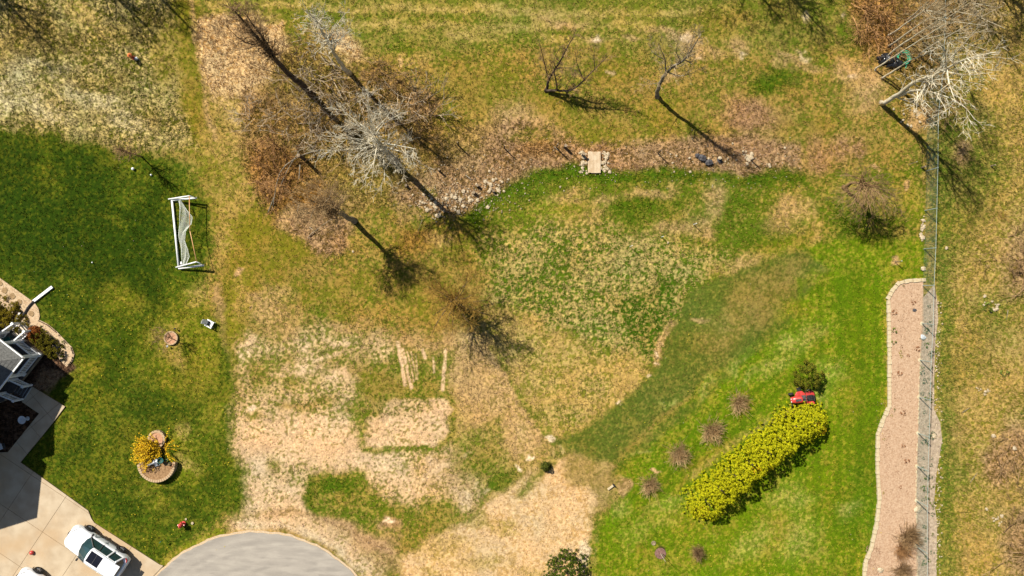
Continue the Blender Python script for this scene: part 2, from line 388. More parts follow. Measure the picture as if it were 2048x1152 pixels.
    L([(383,0),(386,80),(400,150),(430,280)], 8, T['dryp'], 5, .3, .7)
    L([(436,570),(440,640),(452,720)], 14, T['dirt'], 6, .4, .6)
    B(475,549,10,7,T['dryp']); B(500,618,6,5,T['dryp']); B(503,600,18,14,T['dryp'],0,.6)
    # top left rough meadow
    P([(-900,-900),(300,-900),(340,60),(355,160),(380,300),(300,300),(220,292),(140,284),(60,262),(-900,235)], T['rough'], 18, .6)
    for a in [(40,150,30,50),(60,205,60,26),(110,225,60,22),(160,180,60,30),(210,200,50,20),(20,200,30,30),(255,240,50,24),(70,120,40,14),(130,150,40,20)]: B(*a, T['pale'], 15, .75, .9, .1)
    for a in [(120,80,70,50),(60,50,60,40),(230,60,60,40),(30,90,40,50),(300,60,50,50),(160,160,60,20),(300,230,40,40),(240,150,40,26)]: B(*a, T['brushy'], 0, .5, .9, .2)
    B(155,25,40,26,T['drytan'],30,.8); B(330,110,30,80,T['track'],0,.7); B(290,30,50,20,T['brushy'],0,.5)
    # straw patch
    P([(392,40),(430,26),(500,26),(560,40),(575,90),(600,140),(560,200),(520,260),(470,250),(430,200),(400,150),(390,90)], T['straw'], 10, .5)
    P([(640,70),(700,60),(728,90),(726,120),(690,130),(650,110)], T['straw'], 10, .5)
    B(805,122,6,9,T['straw'])
    P([(430,180),(520,200),(560,260),(520,320),(470,290),(440,240)], T['drytan'], 18, .7, .8)
    B(540,40,40,16,T['top'],0,.7); B(470,20,40,10,T['mid'],0,.7); B(410,60,12,30,T['straw'])
    # clump of brush
    P([(500,190),(560,110),(640,95),(720,125),(800,150),(860,190),(885,270),(880,330),(800,330),(760,390),(700,430),(600,440),(540,420),(500,330),(480,250)], T['brush'], 24, 1.0)
    P([(540,110),(620,80),(640,140),(600,190),(540,170)], T['brushy'], 18, .7, .8)
    P([(560,160),(640,130),(640,90),(700,110),(620,200)], T['brushy'], 16, .6, .7)
    P([(640,300),(740,260),(860,290),(860,360),(760,420),(660,380)], T['brushy'], 20, .7, .8)
    P([(505,290),(600,300),(610,360),(560,420),(520,400),(500,340)], T['rust'], 20, .9, .8)
    P([(555,400),(640,360),(660,420),(600,440),(575,420)], T['amber'], 14, .5, .85)
    P([(560,430),(640,420),(700,440),(700,490),(660,512),(625,500),(590,470),(560,440)], T['litter'], 10, .4)
    B(575,432,16,24,T['dryp'],30,.7); B(760,210,60,60,T['brush']); B(830,120,40,16,T['drytan'],0,.6)
    B(840,210,45,40,T['litter'],0,.7); B(500,200,20,40,T['litter'],0,.5)
    P([(780,390),(850,330),(960,300),(1000,350),(990,380),(930,420),(860,430),(800,440)], T['litter'], 14, .5, .7)
    B(820,430,60,20,T['mid'],20,.5); B(860,385,20,12,T['mid'],0,.5)
    # left lawn
    LW = [(-900,240),(-40,246),(60,264),(150,286),(230,295),(300,302),(350,326),(395,372),(418,430),(424,500),(400,560),(430,640),(455,700),(470,790),(470,880),(500,950),(500,1000),(440,1030),(390,1070),(330,1125),(310,1145),(300,1200),(-900,1200)]
    P(LW, T['lawn'], 12, .45)
    P([(-300,258),(60,270),(200,300),(290,320),(340,380),(345,520),(310,610),(180,640),(60,600),(-300,540)], T['lawndark'], 40, .9, .9)
    for a in [(250,330,90,30),(90,320,20,60),(250,380,50,30),(330,470,14,50),(230,440,30,14),(30,580,70,60),(150,580,60,30),(5,335,12,20),(110,370,24,30)]: B(*a, T['lawn'], 20, .8, 1, .2)
    for a in [(220,740,70,60),(160,900,60,50),(240,1010,90,40),(360,1010,60,30),(300,820,80,40),(130,680,60,40),(420,960,30,40),(250,690,50,40)]: B(*a, T['lawndark'], 20, .55, 1, .1)
    for a in [(320,700,40,60),(370,640,60,60),(400,760,40,60),(340,760,40,30),(430,830,26,60),(370,900,40,30),(360,950,30,30),(300,985,30,14),(310,1020,26,16),(170,740,40,30),(240,600,60,40),(140,860,30,20),(410,700,40,80)]: B(*a, T['yell'], 20, .55, 1, .1)
    for a in [(335,680,38,44),(355,716,26,20),(372,935,22,18),(370,870,22,20),(400,590,30,40)]: B(*a, T['drytan'], 30, .7, .8, .1)
    B(165,1010,200,14,T['lawn'],32,.0); L([(190,1046),(310,1130)], 6, T['yell'], 4, .2, .7); L([(325,1130),(400,1076),(460,1050)], 14, T['yell'], 6, .3, .8)
    # bare ground lower left centre
    P([(475,690),(640,660),(780,680),(800,720),(780,800),(740,880),(900,890),(980,960),(960,1010),(860,1010),(760,1000),(720,940),(620,960),(560,1060),(490,1050),(495,940),(470,880)], T['sandg'], 26, .8)
    P([(480,720),(560,700),(740,700),(760,740),(620,770),(500,780)], T['meadow'], 24, .8, .75)
    for a in [(500,700,12,30),(640,715,60,10),(690,685,30,14),(600,745,70,22),(690,745,40,20),(660,760,30,14),(480,720,12,14),(560,760,40,10),(610,700,20,12)]: B(*a, T['sand'], -6, .9, .9, .1)
    P([(478,880),(560,846),(640,836),(700,842),(735,890),(830,950),(870,1000),(800,985),(740,950),(640,905),(570,935),(500,965)], T['sand'], 22, .8)
    P([(490,960),(560,960),(610,1000),(620,1040),(500,1050),(480,1010)], T['sand'], 16, .7, .9)
    for a in [(560,850,70,40),(640,850,60,26),(600,900,110,34),(700,920,70,26),(520,900,40,26),(500,850,26,40),(760,900,60,26),(560,1010,50,30),(520,990,30,30)]: B(*a, T['sand'], 20, .8, .9, .1)
    B(508,810,16,7,T['white'],0,.7,.8)
    for a in [(520,830,30,16),(590,810,40,14),(520,760,26,40),(540,930,16,26),(640,800,50,16),(700,830,40,20),(570,770,30,20)]: B(*a, T['meadow'], 0, .75, .9, .1)
    P([(610,960),(640,940),(720,940),(740,980),(800,1010),(790,1080),(740,1090),(700,1040),(620,1030),(605,1000)], T['mid'], 12, .6)
    P([(600,1000),(620,950),(625,1020),(612,1030)], T['lush'], 8, .4, .8)
    B(670,970,50,20,T['lush'],0,.7); P([(780,1000),(880,1000),(940,1040),(880,1060),(840,1090),(800,1080)], T['mid'], 12, .7, .8)
    B(780,1045,24,20,T['dirt'],0,.9); B(775,1040,12,9,T['white'])
    P([(600,1030),(700,1045),(780,1090),(790,1110),(740,1110),(640,1070)], T['dirt'], 10, .4, .95)
    P([(760,1070),(800,1070),(800,1140),(750,1160)], T['dirt'], 12, .5, .6)
    for a in [(875,950,26,26),(890,935,30,14),(925,992,22,14),(970,982,12,8),(860,930,14,10),(850,960,14,10),(930,915,8,5),(945,970,10,6)]: B(*a, T['white'], -20, .75, .9, .1)
    P([(820,930),(900,900),(960,960),(960,1010),(880,1000),(830,970)], T['dryp'], 14, .6, .5)
    P([(900,880),(1000,820),(1010,900),(1040,960),(1010,990),(960,980),(910,940)], T['mid'], 20, .8, .7)
    B(1000,965,30,24,T['lush'],-30,.7); B(960,930,30,20,T['mid'])
    # cul-de-sac verge
    L([(470,1050),(520,1040),(600,1050),(680,1085),(730,1125),(770,1180)], 44, T['dryp'], 12, .4, .95)
    L([(480,1048),(520,1046),(600,1060),(670,1095),(720,1140)], 16, T['white'], 8, .3, .6)
    L([(470,1046),(540,1036),(620,1052),(700,1098),(740,1150)], 22, T['sand'], 10, .4, .8); B(560,1030,50,12,T['dirt'],0,.5)
    # vegetable rows
    P([(720,740),(800,700),(900,700),(905,880),(720,890),(700,820)], T['mid'], 14, .5, .8)
    P([(700,730),(770,740),(800,780),(800,800),(740,800),(710,770)], T['track'], 12, .5, .7)
    for x0, y0, x1, y1, wdt in [(796,685,810,770,9),(806,700,822,776,8),(815,705,828,762,4),(823,705,833,758,4),(832,708,836,760,3),(890,700,886,780,8),(866,715,868,745,5),(846,700,850,715,8)]:
        L([(x0,y0),(x1,y1)], wdt - 1, T['sand'], 1.6, .05, 1)
    P([(780,800),(895,798),(897,860),(870,890),(730,890),(735,850)], T['sandg'], 5, .2, 1); P([(738,840),(800,836),(896,812),(896,858),(870,888),(732,888)], T['sand'], 8, .4, .85)
    L([(728,897),(800,899),(872,899),(904,864),(904,800),(895,791),(745,795)], 11, T['mid'], 5, .25, .85); L([(735,886),(868,888)], 9, T['sand'], 3, .1); L([(738,845),(820,850),(895,820)], 16, T['sand'], 6, .4, .8); B(880,815,20,16,T['sand'],0,.7)
    # straw / hay area bottom centre
    P([(1010,990),(1060,950),(1110,910),(1180,885),(1220,930),(1224,975),(1180,1040),(1190,1180),(820,1200),(800,1120),(860,1080),(940,1040)], T['hay'], 12, .5)
    P([(1120,900),(1180,880),(1225,930),(1230,990),(1190,1030),(1170,980),(1130,960)], T['olivebrown'], 16, .6, .8)
    for a in [(900,1090,70,30),(960,1130,60,20),(1060,1140,50,20),(1010,1060,40,14),(870,1140,40,20)]: B(*a, T['drytan'], 0, .7, .9, .1)
    B(960,1040,30,20,T['mid'],0,.5); B(1175,1110,16,40,T['stones'],0,.7)
    for a in [(1130,905,7,5),(1066,918,9,5),(1037,945,7,10),(1110,885,4,12)]: B(*a, T['white'], -40, .9, .5)
    L([(1040,990),(1090,935),(1150,885)], 16, T['mid'], 8, .3, .8)
    # mown bands and bright lawn on the right
    P([(1600,500),(1700,470),(1848,480),(1845,560),(1790,562),(1776,600),(1778,815),(1753,880),(1757,1000),(1745,1080),(1725,1200),(1184,1200),(1190,1060),(1240,1000),(1235,930),(1400,770),(1540,650)], T['bright'], 10, .4)
    P([(1380,582),(1500,530),(1610,500),(1660,540),(1600,600),(1500,700),(1400,770),(1300,850),(1232,925),(1190,920),(1110,890),(1160,862),(1235,808),(1310,742),(1345,662)], T['olive'], 8, .2)
    P([(1480,560),(1620,520),(1600,580),(1500,670),(1430,720),(1400,680)], T['olivebrown'], 22, .6, .8)
    B(1402,638,24,7,T['dryp'],-10,.6); L([(1345,650),(1325,690),(1315,730)], 12, T['dryp'], 5, .4, .7)
    for a in [(1320,706,3,9),(1314,729,3,6),(1232,803,7,4),(1300,752,4,3)]: B(*a, T['white'], -40, .8, .4)
    L([(1240,930),(1330,850),(1420,780),(1520,690),(1600,620)], 18, T['olive'], 8, .4, .7)
    L([(1700,560),(1720,700),(1730,900),(1700,1050)], 60, T['brightd'], 26, .5, .55)
    for xo in (1600, 1640, 1680, 1720, 1752):
        L([(xo,560),(xo+4,760),(xo-6,1000),(xo-20,1200)], 11, T['brightd'], 4, .12, .6)
    for k in range(5):
        L([(1260+k*30,1000-k*6),(1400+k*40,850+k*4),(1560+k*30,700+k*14)], 12, T['brightd'], 4, .15, .65)
    for a in [(1475,730,26,14),(1420,775,30,8),(1340,800,20,8),(1500,760,30,9),(1620,800,50,30),(1600,680,80,30),(1660,740,40,40),(1560,740,60,20),(1290,900,30,6),(1700,1020,30,30),(1580,1000,60,40),(1600,1080,60,60),(1500,1090,80,40),(1330,1010,60,26),(1240,1010,30,30),(1270,1070,50,30),(1340,1040,60,20)]: B(*a, T['brightp'], -30, .65, .9, .1)
    for a in [(1350,1040,60,26),(1420,1060,50,20),(1360,1130,80,14),(1290,1140,60,10),(1290,1110,14,30),(1560,1060,40,60),(1640,560,50,20),(1700,790,40,60),(1600,620,60,20)]: B(*a, T['yell'], -10, .6, .9, .1)
    P([(1190,1060),(1210,1030),(1290,1010),(1330,1060),(1240,1110),(1195,1140)], T['bright'], 16, .6, .5)
    L([(1460,880),(1380,940),(1345,990)], 14, T['yell'], 6, .3, .7)
    L([(1590,815),(1480,880),(1380,955)], 12, T['drytan'], 6, .3, .5)
    L([(1186,1060),(1186,1180)], 8, T['mid'], 4, .3)
    B(1245,970,16,16,T['dirt'],0,.8); B(1232,944,20,10,T['lush'],-40,.5); B(1307,943,12,5,T['dryp'])
    for a in [(1789,521,10,9),(1745,335,12,7),(1818,364,14,8)]: B(*a, T['dryp'], 0, .9, .5)
    B(1322,1106,11,11,T['mulch'],0,.9,.2,.7); B(1395,1104,12,14,T['litter'],0,.5)
    # beds near the house
    P([(-40,650),(60,650),(112,690),(152,735),(75,790),(-40,900)], T['mulch'], 4, .1)
    P([(-40,790),(45,804),(80,828),(18,905),(-40,915)], T['mulch'], 3, .1)
    P([(84,735),(126,745),(96,790),(66,772)], T['mulchp'], 6, .2, .7)
    P([(-60,560),(30,590),(45,625),(38,655),(-60,660)], T['mulch'], 8, .3, .8)
    # flat under paving
    F = p.F
    n1 = fbm(x, y, 4.3, 2, 5); n2 = fbm(x, y, 34, 3, 6); n3 = fbm(x, y, 130, 2, 7); n4 = vn(x, y, 3.7, 2)
    t = F[:, 6] + (n1 - .5) * F[:, 7] * 1.7 + (n2 - .5) * F[:, 8] * .95 + (n3 - .5) * .25
    t = ss(.25, .75, t)[:, None]
    c = F[:, 3:6] * (1 - t) + F[:, 0:3] * t
    b = 1 + (n4 - .5) * .5 * np.clip(F[:, 7], .3, 1.3) + (n2 - .5) * .32 + (n3 - .5) * .2
    c = c * b[:, None]; n5 = fbm(x, y, 70, 3, 3) - .5
    c = c * np.stack([1 + n5 * .34, 1 + n5 * .05, .88 - n5 * .2], 1) / KEXP
    rel = F[:, 9]
    z = -.035 + .05 * rel * (fbm(x, y, 6.5, 2, 1) - .5) * 1.1 + .05 * rel * (fbm(x, y, 22, 2, 4) - .5)
    return np.minimum(c, .62), z, F
def axis(a, step, out):
    v = list(np.arange(-a, a + 1e-6, step)); e = []; d = step; q = a
    while q < out: d *= 1.28; q += d; e.append(q)
    return np.array([-k for k in reversed(e)] + v + e)
ax = axis(38.9, .070, 60); ay = axis(22.1, .070, 44)
GX, GY = np.meshgrid(ax, ay); nx, ny = len(ax), len(ay)
gx = GX.ravel(); gy = GY.ravel()
PXX = (gx * S + 1024).astype(np.float32); PYY = (576 - gy * S).astype(np.float32)
gc, gz, GF = paint(PXX, PYY)
# paved places: the soil lies flat beneath
DRIVE = [(-300,880),(-20,905),(16.5,904),(41.5,924.5),(85,955),(177,1021),(183,1036),(189,1045),(320,1129),(327,1131),(306,1153),(240,1230),(240,1500),(-300,1500)]
WALK = [(64,772),(92,789),(131,813),(106,846),(41.5,924.5),(16.5,904),(79,827),(44,803)]
CUL_C, CUL_R = (512, 1335), 273
BED = [(1846,560),(1818,561),(1797,566),(1785,580),(1776,596),(1778,700),(1778,812),(1766,838),(1755,868),(1754,930),(1758,1000),(1752,1050),(1742,1095),(1730,1125),(1727,1160),(1727,1240),(1840,1240),(1834,1100),(1832,1000),(1834,930),(1836,866),(1838,790),(1842,700),(1846,640)]
STRIP = [(1846,596),(1846,640),(1842,700),(1838,790),(1836,866),(1834,930),(1832,1000),(1834,1100),(1840,1240),(1876,1240),(1872,1130),(1874,1050),(1868,1000),(1872,950),(1884,880),(1880,845),(1868,820),(1868,760),(1870,680),(1876,640),(1874,600),(1868,570)]
def flat(P, m=6):
    d = sdpoly(PXX, PYY, P); f = ss(0, m, d); return f
fl = flat(DRIVE) * flat(WALK) * flat(BED) * flat(STRIP)
fl = fl * ss(CUL_R, CUL_R + 8, np.hypot(PXX - CUL_C[0], PYY - CUL_C[1]))
gz = gz * fl + (1 - fl) * -.04
# gentle ditch along the swale
sw = np.exp(-((PYY - (318 + 60 * np.exp(-((PXX - 850) / 110) ** 2))) / 26) ** 2) * ss(760, 860, PXX) * (1 - ss(1600, 1700, PXX))
idx = np.arange(nx * ny).reshape(ny, nx)
F4 = np.stack([idx[:-1, :-1], idx[:-1, 1:], idx[1:, 1:], idx[1:, :-1]], -1).reshape(-1, 4)
me = grid_mesh('ground', np.stack([gx, gy, gz], 1), F4, MT['ground'], gc)
struct(link('ground', me))
# land beyond the yard
m = MB(); q = 1600
for (x0, y0, x1, y1) in [(-q, -q, ax[0] + .3, q), (ax[-1] - .3, -q, q, q), (ax[0] + .3, ay[-1] - .3, ax[-1] - .3, q), (ax[0] + .3, -q, ax[-1] - .3, ay[0] + .3)]:
    m.add([(x0, y0, -.12), (x1, y0, -.12), (x1, y1, -.12), (x0, y1, -.12)], [(0, 1, 2, 3)])
struct(m.obj('terrain', noisy('far_meadow', alb((126, 124, 48)), alb((190, 164, 100)), .35, 1, detail=12)))
def ground_at(px, py):
    i = int(np.clip(np.searchsorted(ay, (576 - py) / S), 0, ny - 1)); j = int(np.clip(np.searchsorted(ax, (px - 1024) / S), 0, nx - 1))
    return i * nx + j
# grass tufts: real blades that catch light
def tufts(name, n, seed, hmin, hmax, dens):
    r = np.random.default_rng(seed)
    px = r.uniform(-20, 2070, n * 3); py = r.uniform(-20, 1172, n * 3)
    ii = np.clip(np.searchsorted(ay, (576 - py) / S), 0, ny - 1); jj = np.clip(np.searchsorted(ax, (px - 1024) / S), 0, nx - 1)
    k = ii * nx + jj
    keep = (r.random(n * 3) < np.clip(GF[k, 9] / 1.6, .04, 1) ** dens) & (fl[k] > .99)
    px, py, k = px[keep][:n], py[keep][:n], k[keep][:n]; n = len(px)
    rel = GF[k, 9]
    bx = (px - 1024) / S; by = (576 - py) / S
    V = np.zeros((n, 3, 3, 3), np.float32); C = np.zeros((n, 3, 3, 3), np.float32)
    for b in range(3):
        a = r.uniform(0, 6.28, n); l = r.uniform(hmin, hmax, n) * (.35 + .65 * rel); wd = r.uniform(.012, .03, n)
        lean = r.uniform(.4, 1.6, n)
        ox = r.normal(0, .05, n); oy = r.normal(0, .05, n)
        V[:, b, 0] = np.stack([bx + ox - np.sin(a) * wd, by + oy + np.cos(a) * wd, np.full(n, -.03)], 1)
        V[:, b, 1] = np.stack([bx + ox + np.sin(a) * wd, by + oy - np.cos(a) * wd, np.full(n, -.03)], 1)
        V[:, b, 2] = np.stack([bx + ox + np.cos(a) * l * lean, by + oy + np.sin(a) * l * lean, l], 1)
        mix = (r.random(n) < GF[k, 6] * .75)[:, None]
        col = np.where(mix, GF[k, 0:3], GF[k, 3:6]) * r.uniform(.8, 1.3, n)[:, None] / KEXP
        C[:, b] = col[:, None, :]
    me = grid_mesh(name, V.reshape(-1, 3), np.arange(n * 9).reshape(-1, 3), MT['blades'], np.minimum(C.reshape(-1, 3), .6))
    return stuff(link(name, me))
tag(tufts('grass', 95000, 3, .06, .2, 1.2), 'tufts of dry and green grass over the whole yard and meadow', 'grass')
# ============================================================ PAVING, BEDS
def WP(P, h=0): return [(W(x, y, h).x, W(x, y, h).y) for x, y in P]
def clip(poly, cell):
    """Sutherland-Hodgman: polygon against a convex counter-clockwise cell"""
    out = poly
    for i in range(len(cell)):
        a, b = cell[i], cell[(i + 1) % len(cell)]; inp = out; out = []
        sd = lambda p: (b[0] - a[0]) * (p[1] - a[1]) - (b[1] - a[1]) * (p[0] - a[0])
        for j in range(len(inp)):
            p, q = inp[j], inp[(j + 1) % len(inp)]; sp, sq = sd(p), sd(q)
            if sp >= 0: out.append(p)
            if (sp >= 0) != (sq >= 0):
                t = sp / (sp - sq); out.append((p[0] + (q[0] - p[0]) * t, p[1] + (q[1] - p[1]) * t))
        if not out: return []
    return out
def slabs(name, P, ang, sx, sy, off, z1, gap=.012):
    root = struct(bpy.data.objects.new(name, None)); COL.objects.link(root)
    base = MB(); base.prism(WP(P), -.10, z1 - .02); base.obj('joint_bed', MT['dirt_joint'], root)
    ca, sa = math.cos(ang), math.sin(ang); wp = WP(P)
    for i in range(-30, 31):
        for j in range(-30, 31):
            x0, y0 = off[0] + i * sx + gap, off[1] + j * sy + gap; x1, y1 = x0 + sx - 2 * gap, y0 + sy - 2 * gap
            cell = [(x * ca - y * sa, x * sa + y * ca) for x, y in ((x0, y0), (x1, y0), (x1, y1), (x0, y1))]
            c = clip(wp, cell)
            if len(c) > 2:
                ar = abs(sum(c[k][0] * c[(k + 1) % len(c)][1] - c[(k + 1) % len(c)][0] * c[k][1] for k in range(len(c)))) / 2
                if ar > .03:
                    m = MB(); m.prism(c, z1 - .07, z1 + rnd.uniform(-.002, .002)); m.obj('slab', MT['concrete'], root)
    return root
MT['dirt_joint'] = noisy('joint_dirt', alb((150, 120, 84)), alb((176, 146, 106)), 5)
dr = W(178 + 63, 1060 + 42) - W(178, 1060)
CAR_ANG = math.atan2(-42, 63)
slabs('driveway', [(max(x, -300), min(y, 1500)) for x, y in DRIVE], CAR_ANG, 3.05, 3.05, (-.6, -.75), .055)
slabs('walkway', WALK, math.atan2(34, 40) , 1.55, 1.62, (.35, .62), .062)
# cul-de-sac
def asphalt():
    m, t, b = newmat('asphalt', .92, 0, .25)
    tc = t.nodes.new('ShaderNodeTexCoord')
    mp = t.nodes.new('ShaderNodeMapping'); mp.inputs['Scale'].default_value = (.5, 2.2, 1); mp.inputs['Rotation'].default_value = (0, 0, R(20))
    n1 = t.nodes.new('ShaderNodeTexNoise'); n1.inputs['Scale'].default_value = 1.2; n1.inputs['Detail'].default_value = 6; n1.inputs['Distortion'].default_value = .6
    n2 = t.nodes.new('ShaderNodeTexNoise'); n2.inputs['Scale'].default_value = 60; n2.inputs['Detail'].default_value = 3
    r = t.nodes.new('ShaderNodeValToRGB'); r.color_ramp.elements[0].position = .3; r.color_ramp.elements[1].position = .75
    r.color_ramp.elements[0].color = (*alb((178, 170, 158)), 1); r.color_ramp.elements[1].color = (*alb((206, 197, 182)), 1)
    t.links.new(tc.outputs['Object'], mp.inputs[0]); t.links.new(mp.outputs[0], n1.inputs[0]); t.links.new(tc.outputs['Object'], n2.inputs[0])
    # faint tyre arcs turning round the circle
    ce = W(*CUL_C); vs = t.nodes.new('ShaderNodeVectorMath'); vs.operation = 'SUBTRACT'; vs.inputs[1].default_value = (ce.x + 1.5, ce.y - 2, 0)
    ln = t.nodes.new('ShaderNodeVectorMath'); ln.operation = 'LENGTH'; cx = t.nodes.new('ShaderNodeCombineXYZ'); n5 = t.nodes.new('ShaderNodeTexNoise'); n5.inputs['Scale'].default_value = 1.6; n5.inputs['Detail'].default_value = 5
    t.links.new(tc.outputs['Object'], vs.inputs[0]); t.links.new(vs.outputs[0], ln.inputs[0]); t.links.new(ln.outputs['Value'], cx.inputs[0]); t.links.new(n1.outputs[0], cx.inputs[1]); t.links.new(cx.outputs[0], n5.inputs[0])
    av = t.nodes.new('ShaderNodeMath'); av.operation = 'ADD'; av2 = t.nodes.new('ShaderNodeMath'); av2.operation = 'MULTIPLY'; av2.inputs[1].default_value = .5
    t.links.new(n1.outputs[0], av.inputs[0]); t.links.new(n5.outputs[0], av.inputs[1]); t.links.new(av.outputs[0], av2.inputs[0]); t.links.new(av2.outputs[0], r.inputs[0])
    r.color_ramp.elements[0].position = .4; r.color_ramp.elements[1].position = .62
    mr = t.nodes.new('ShaderNodeMapRange'); mr.inputs[1].default_value = .3; mr.inputs[2].default_value = .7; mr.inputs[3].default_value = .82; mr.inputs[4].default_value = 1.14
    vm = t.nodes.new('ShaderNodeVectorMath'); vm.operation = 'SCALE'
    t.links.new(n2.outputs[0], mr.inputs[0]); t.links.new(r.outputs[0], vm.inputs[0]); t.links.new(mr.outputs[0], vm.inputs['Scale']); t.links.new(vm.outputs[0], b.inputs['Base Color'])
    return m
def ragged(cx, cy, r, n, amp, seed):
    rr = random.Random(seed); out = []
    for k in range(n):
        a = 2 * math.pi * k / n; q = r + amp * (math.sin(a * 23 + 1) + math.sin(a * 61) * .6 + rr.uniform(-.6, .6))
        out.append((cx + q * math.cos(a), cy + q * math.sin(a)))
    return out
m = MB(); m.prism(WP(ragged(*CUL_C, CUL_R - 3, 260, .8, 1)), -.1, .045)
struct(m.obj('road', asphalt()))
m = MB()
m.prism(WP([(455, 1560), (575, 1560), (600, 2900), (430, 2900)]), -.1, .041); struct(m.obj('road', bpy.data.materials['asphalt']))
# gravel edging between road and verge
me = MB(); A = ragged(*CUL_C, CUL_R + 1, 260, .9, 4); me.prism(WP(A), -.1, .012)
struct(me.obj('road_shoulder', noisy('shoulder_gravel', alb((222, 190, 148)), alb((246, 222, 186)), 14, bump=.4)))

# long planting bed with stone edging, gravel strip under the fence
def gravelmat(name, c1, c2, sc=9, rip=True):
    m, t, b = newmat(name, 1, 0, .1)
    tc = t.nodes.new('ShaderNodeTexCoord'); n = t.nodes.new('ShaderNodeTexNoise'); n.inputs['Scale'].default_value = sc; n.inputs['Detail'].default_value = 8; n.inputs['Roughness'].default_value = .7
    r = t.nodes.new('ShaderNodeValToRGB'); r.color_ramp.elements[0].position = .3; r.color_ramp.elements[0].color = (*c1, 1); r.color_ramp.elements[1].position = .66; r.color_ramp.elements[1].color = (*c2, 1)
    t.links.new(tc.outputs['Object'], n.inputs[0]); t.links.new(n.outputs[0], r.inputs[0]); t.links.new(r.outputs[0], b.inputs['Base Color'])
    bp = t.nodes.new('ShaderNodeBump'); bp.inputs['Strength'].default_value = .6; bp.inputs['Distance'].default_value = .05
    n2 = t.nodes.new('ShaderNodeTexNoise'); n2.inputs['Scale'].default_value = 3.2; n2.inputs['Detail'].default_value = 7
    t.links.new(tc.outputs['Object'], n2.inputs[0]); t.links.new(n2.outputs[0], bp.inputs['Height']); t.links.new(bp.outputs[0], b.inputs['Normal'])
    return m
m = MB(); m.prism(WP(BED), -.1, .05)
bed = struct(m.obj('planting_bed', gravelmat('bed_mulch', alb((186, 146, 112)), alb((238, 206, 172)))))
m = MB(); m.prism(WP(STRIP), -.1, .03)
struct(m.obj('gravel_strip', gravelmat('strip_gravel', alb((150, 132, 108)), alb((228, 206, 178)), 5)))
edge = [(1846,560),(1818,561),(1797,566),(1785,580),(1776,596),(1778,700),(1778,812),(1766,838),(1755,868),(1754,930),(1758,1000),(1752,1050),(1742,1095),(1730,1125),(1727,1160),(1727,1200)]
def along(P, step):
    out = []; carry = 0
    for a, b in zip(P[:-1], P[1:]):
        l = math.hypot(b[0] - a[0], b[1] - a[1]); t = carry
        while t < l: out.append((a[0] + (b[0] - a[0]) * t / l, a[1] + (b[1] - a[1]) * t / l, math.atan2(-(b[1] - a[1]), b[0] - a[0]))); t += step
        carry = t - l
    return out
def rock_mesh(seed, mat, flat=.6, n=9):
    r = random.Random(seed); m = MB()
    import bmesh
    bm = bmesh.new(); bmesh.ops.create_icosphere(bm, subdivisions=1, radius=.5)
    for v in bm.verts:
        v.co *= r.uniform(.78, 1.15); v.co.z *= flat
    me = bpy.data.meshes.new('rock'); bm.to_mesh(me); bm.free(); me.materials.append(mat); return me
blk = []
for k in range(4):
    m = MB(); m.box((0, 0, 0), (.30, .21 + .02 * k, .16)); me = m.mesh('edging_stone', MT['edge_stone'])
    for v in me.vertices: v.co.x += rnd.uniform(-.02, .02); v.co.y += rnd.uniform(-.015, .015); v.co.z += rnd.uniform(-.01, .01)
    blk.append(me)
for x, y, a in along(edge, 8.6):
    o = link('edging_stone', blk[rnd.randrange(4)], bed, W(x, y) + Vector((0, 0, .05)), a + rnd.uniform(-.07, .07))
# narrow stone rim between bed and fence strip
for x, y, a in along([(1841,700),(1837,790),(1835,866),(1833,930),(1831,1000),(1833,1100),(1836,1180)], 9):
    if rnd.random() < .75: link('rim_stone', blk[rnd.randrange(4)], bed, W(x + rnd.uniform(-1, 1), y) + Vector((0, 0, .01)), a + rnd.uniform(-.2, .2), (.8, .35, .7))
# house beds
MULCH = gravelmat('house_mulch', alb((104, 74, 54)), alb((150, 116, 90)), 12)
GRAV = gravelmat('pale_gravel', alb((206, 168, 128)), alb((246, 222, 184)), 9)
b1 = [(-60,520),(0,556),(20,570),(45,588),(70,606),(78,618),(80,632),(77,645),(66,664),(40,640),(30,630),(0,607),(-60,560)]
m = MB(); m.prism(WP(b1), -.1, .04); gb = struct(m.obj('gravel_bed', GRAV))
b2 = [(79,640),(96,648),(115,664),(130,680),(144,694),(149,708),(146,722),(134,734),(120,720),(112,706),(70,672),(67,660)]
m = MB(); m.prism(WP(b2), -.1, .036); gb2 = struct(m.obj('gravel_bed', GRAV))
for k, (x, y, s) in enumerate([(0,567,.42),(10,581,.46),(25.5,592,.44),(40,604,.42),(63.5,627,.44)]):
    mm = MB(); n = 9; r = random.Random(k)
    ps = [(s * (1 + r.uniform(-.16, .1)) * .5 * math.cos(6.283 * i / n), s * (1 + r.uniform(-.16, .1)) * .5 * math.sin(6.283 * i / n)) for i in range(n)]
    mm.prism(ps, -.02, .03); o = mm.obj('stepping_stone', MT['step_stone'], loc=W(x, y) + Vector((0, 0, .045)))
    tag(o, ['brown stepping stone at the left picture edge of the gravel bed','second brown stepping stone from the left in the gravel bed','middle brown stepping stone in the row along the gravel bed','brown stepping stone nearest before the dark drain hose','brown stepping stone alone past the dark drain hose'][k], 'stepping stone', 'stepping stones in the pale gravel bed')
m = empty('bed_edging', W(130, 682), 'dark broken edging strip round the curved pale gravel bed', 'edging'); eb = m
for x, y, a in along([(79,642),(96,650),(115,666),(130,682),(143,696),(147,708),(144,722),(134,733)], 5):
    if rnd.random() < .8: q_ = MB(); q_.box((0, 0, 0), (.15, .05, .09), a); q_.obj('edging_piece', MT['bark_dark'], eb, loc=W(x, y) + Vector((0, 0, .05)) - eb.location)

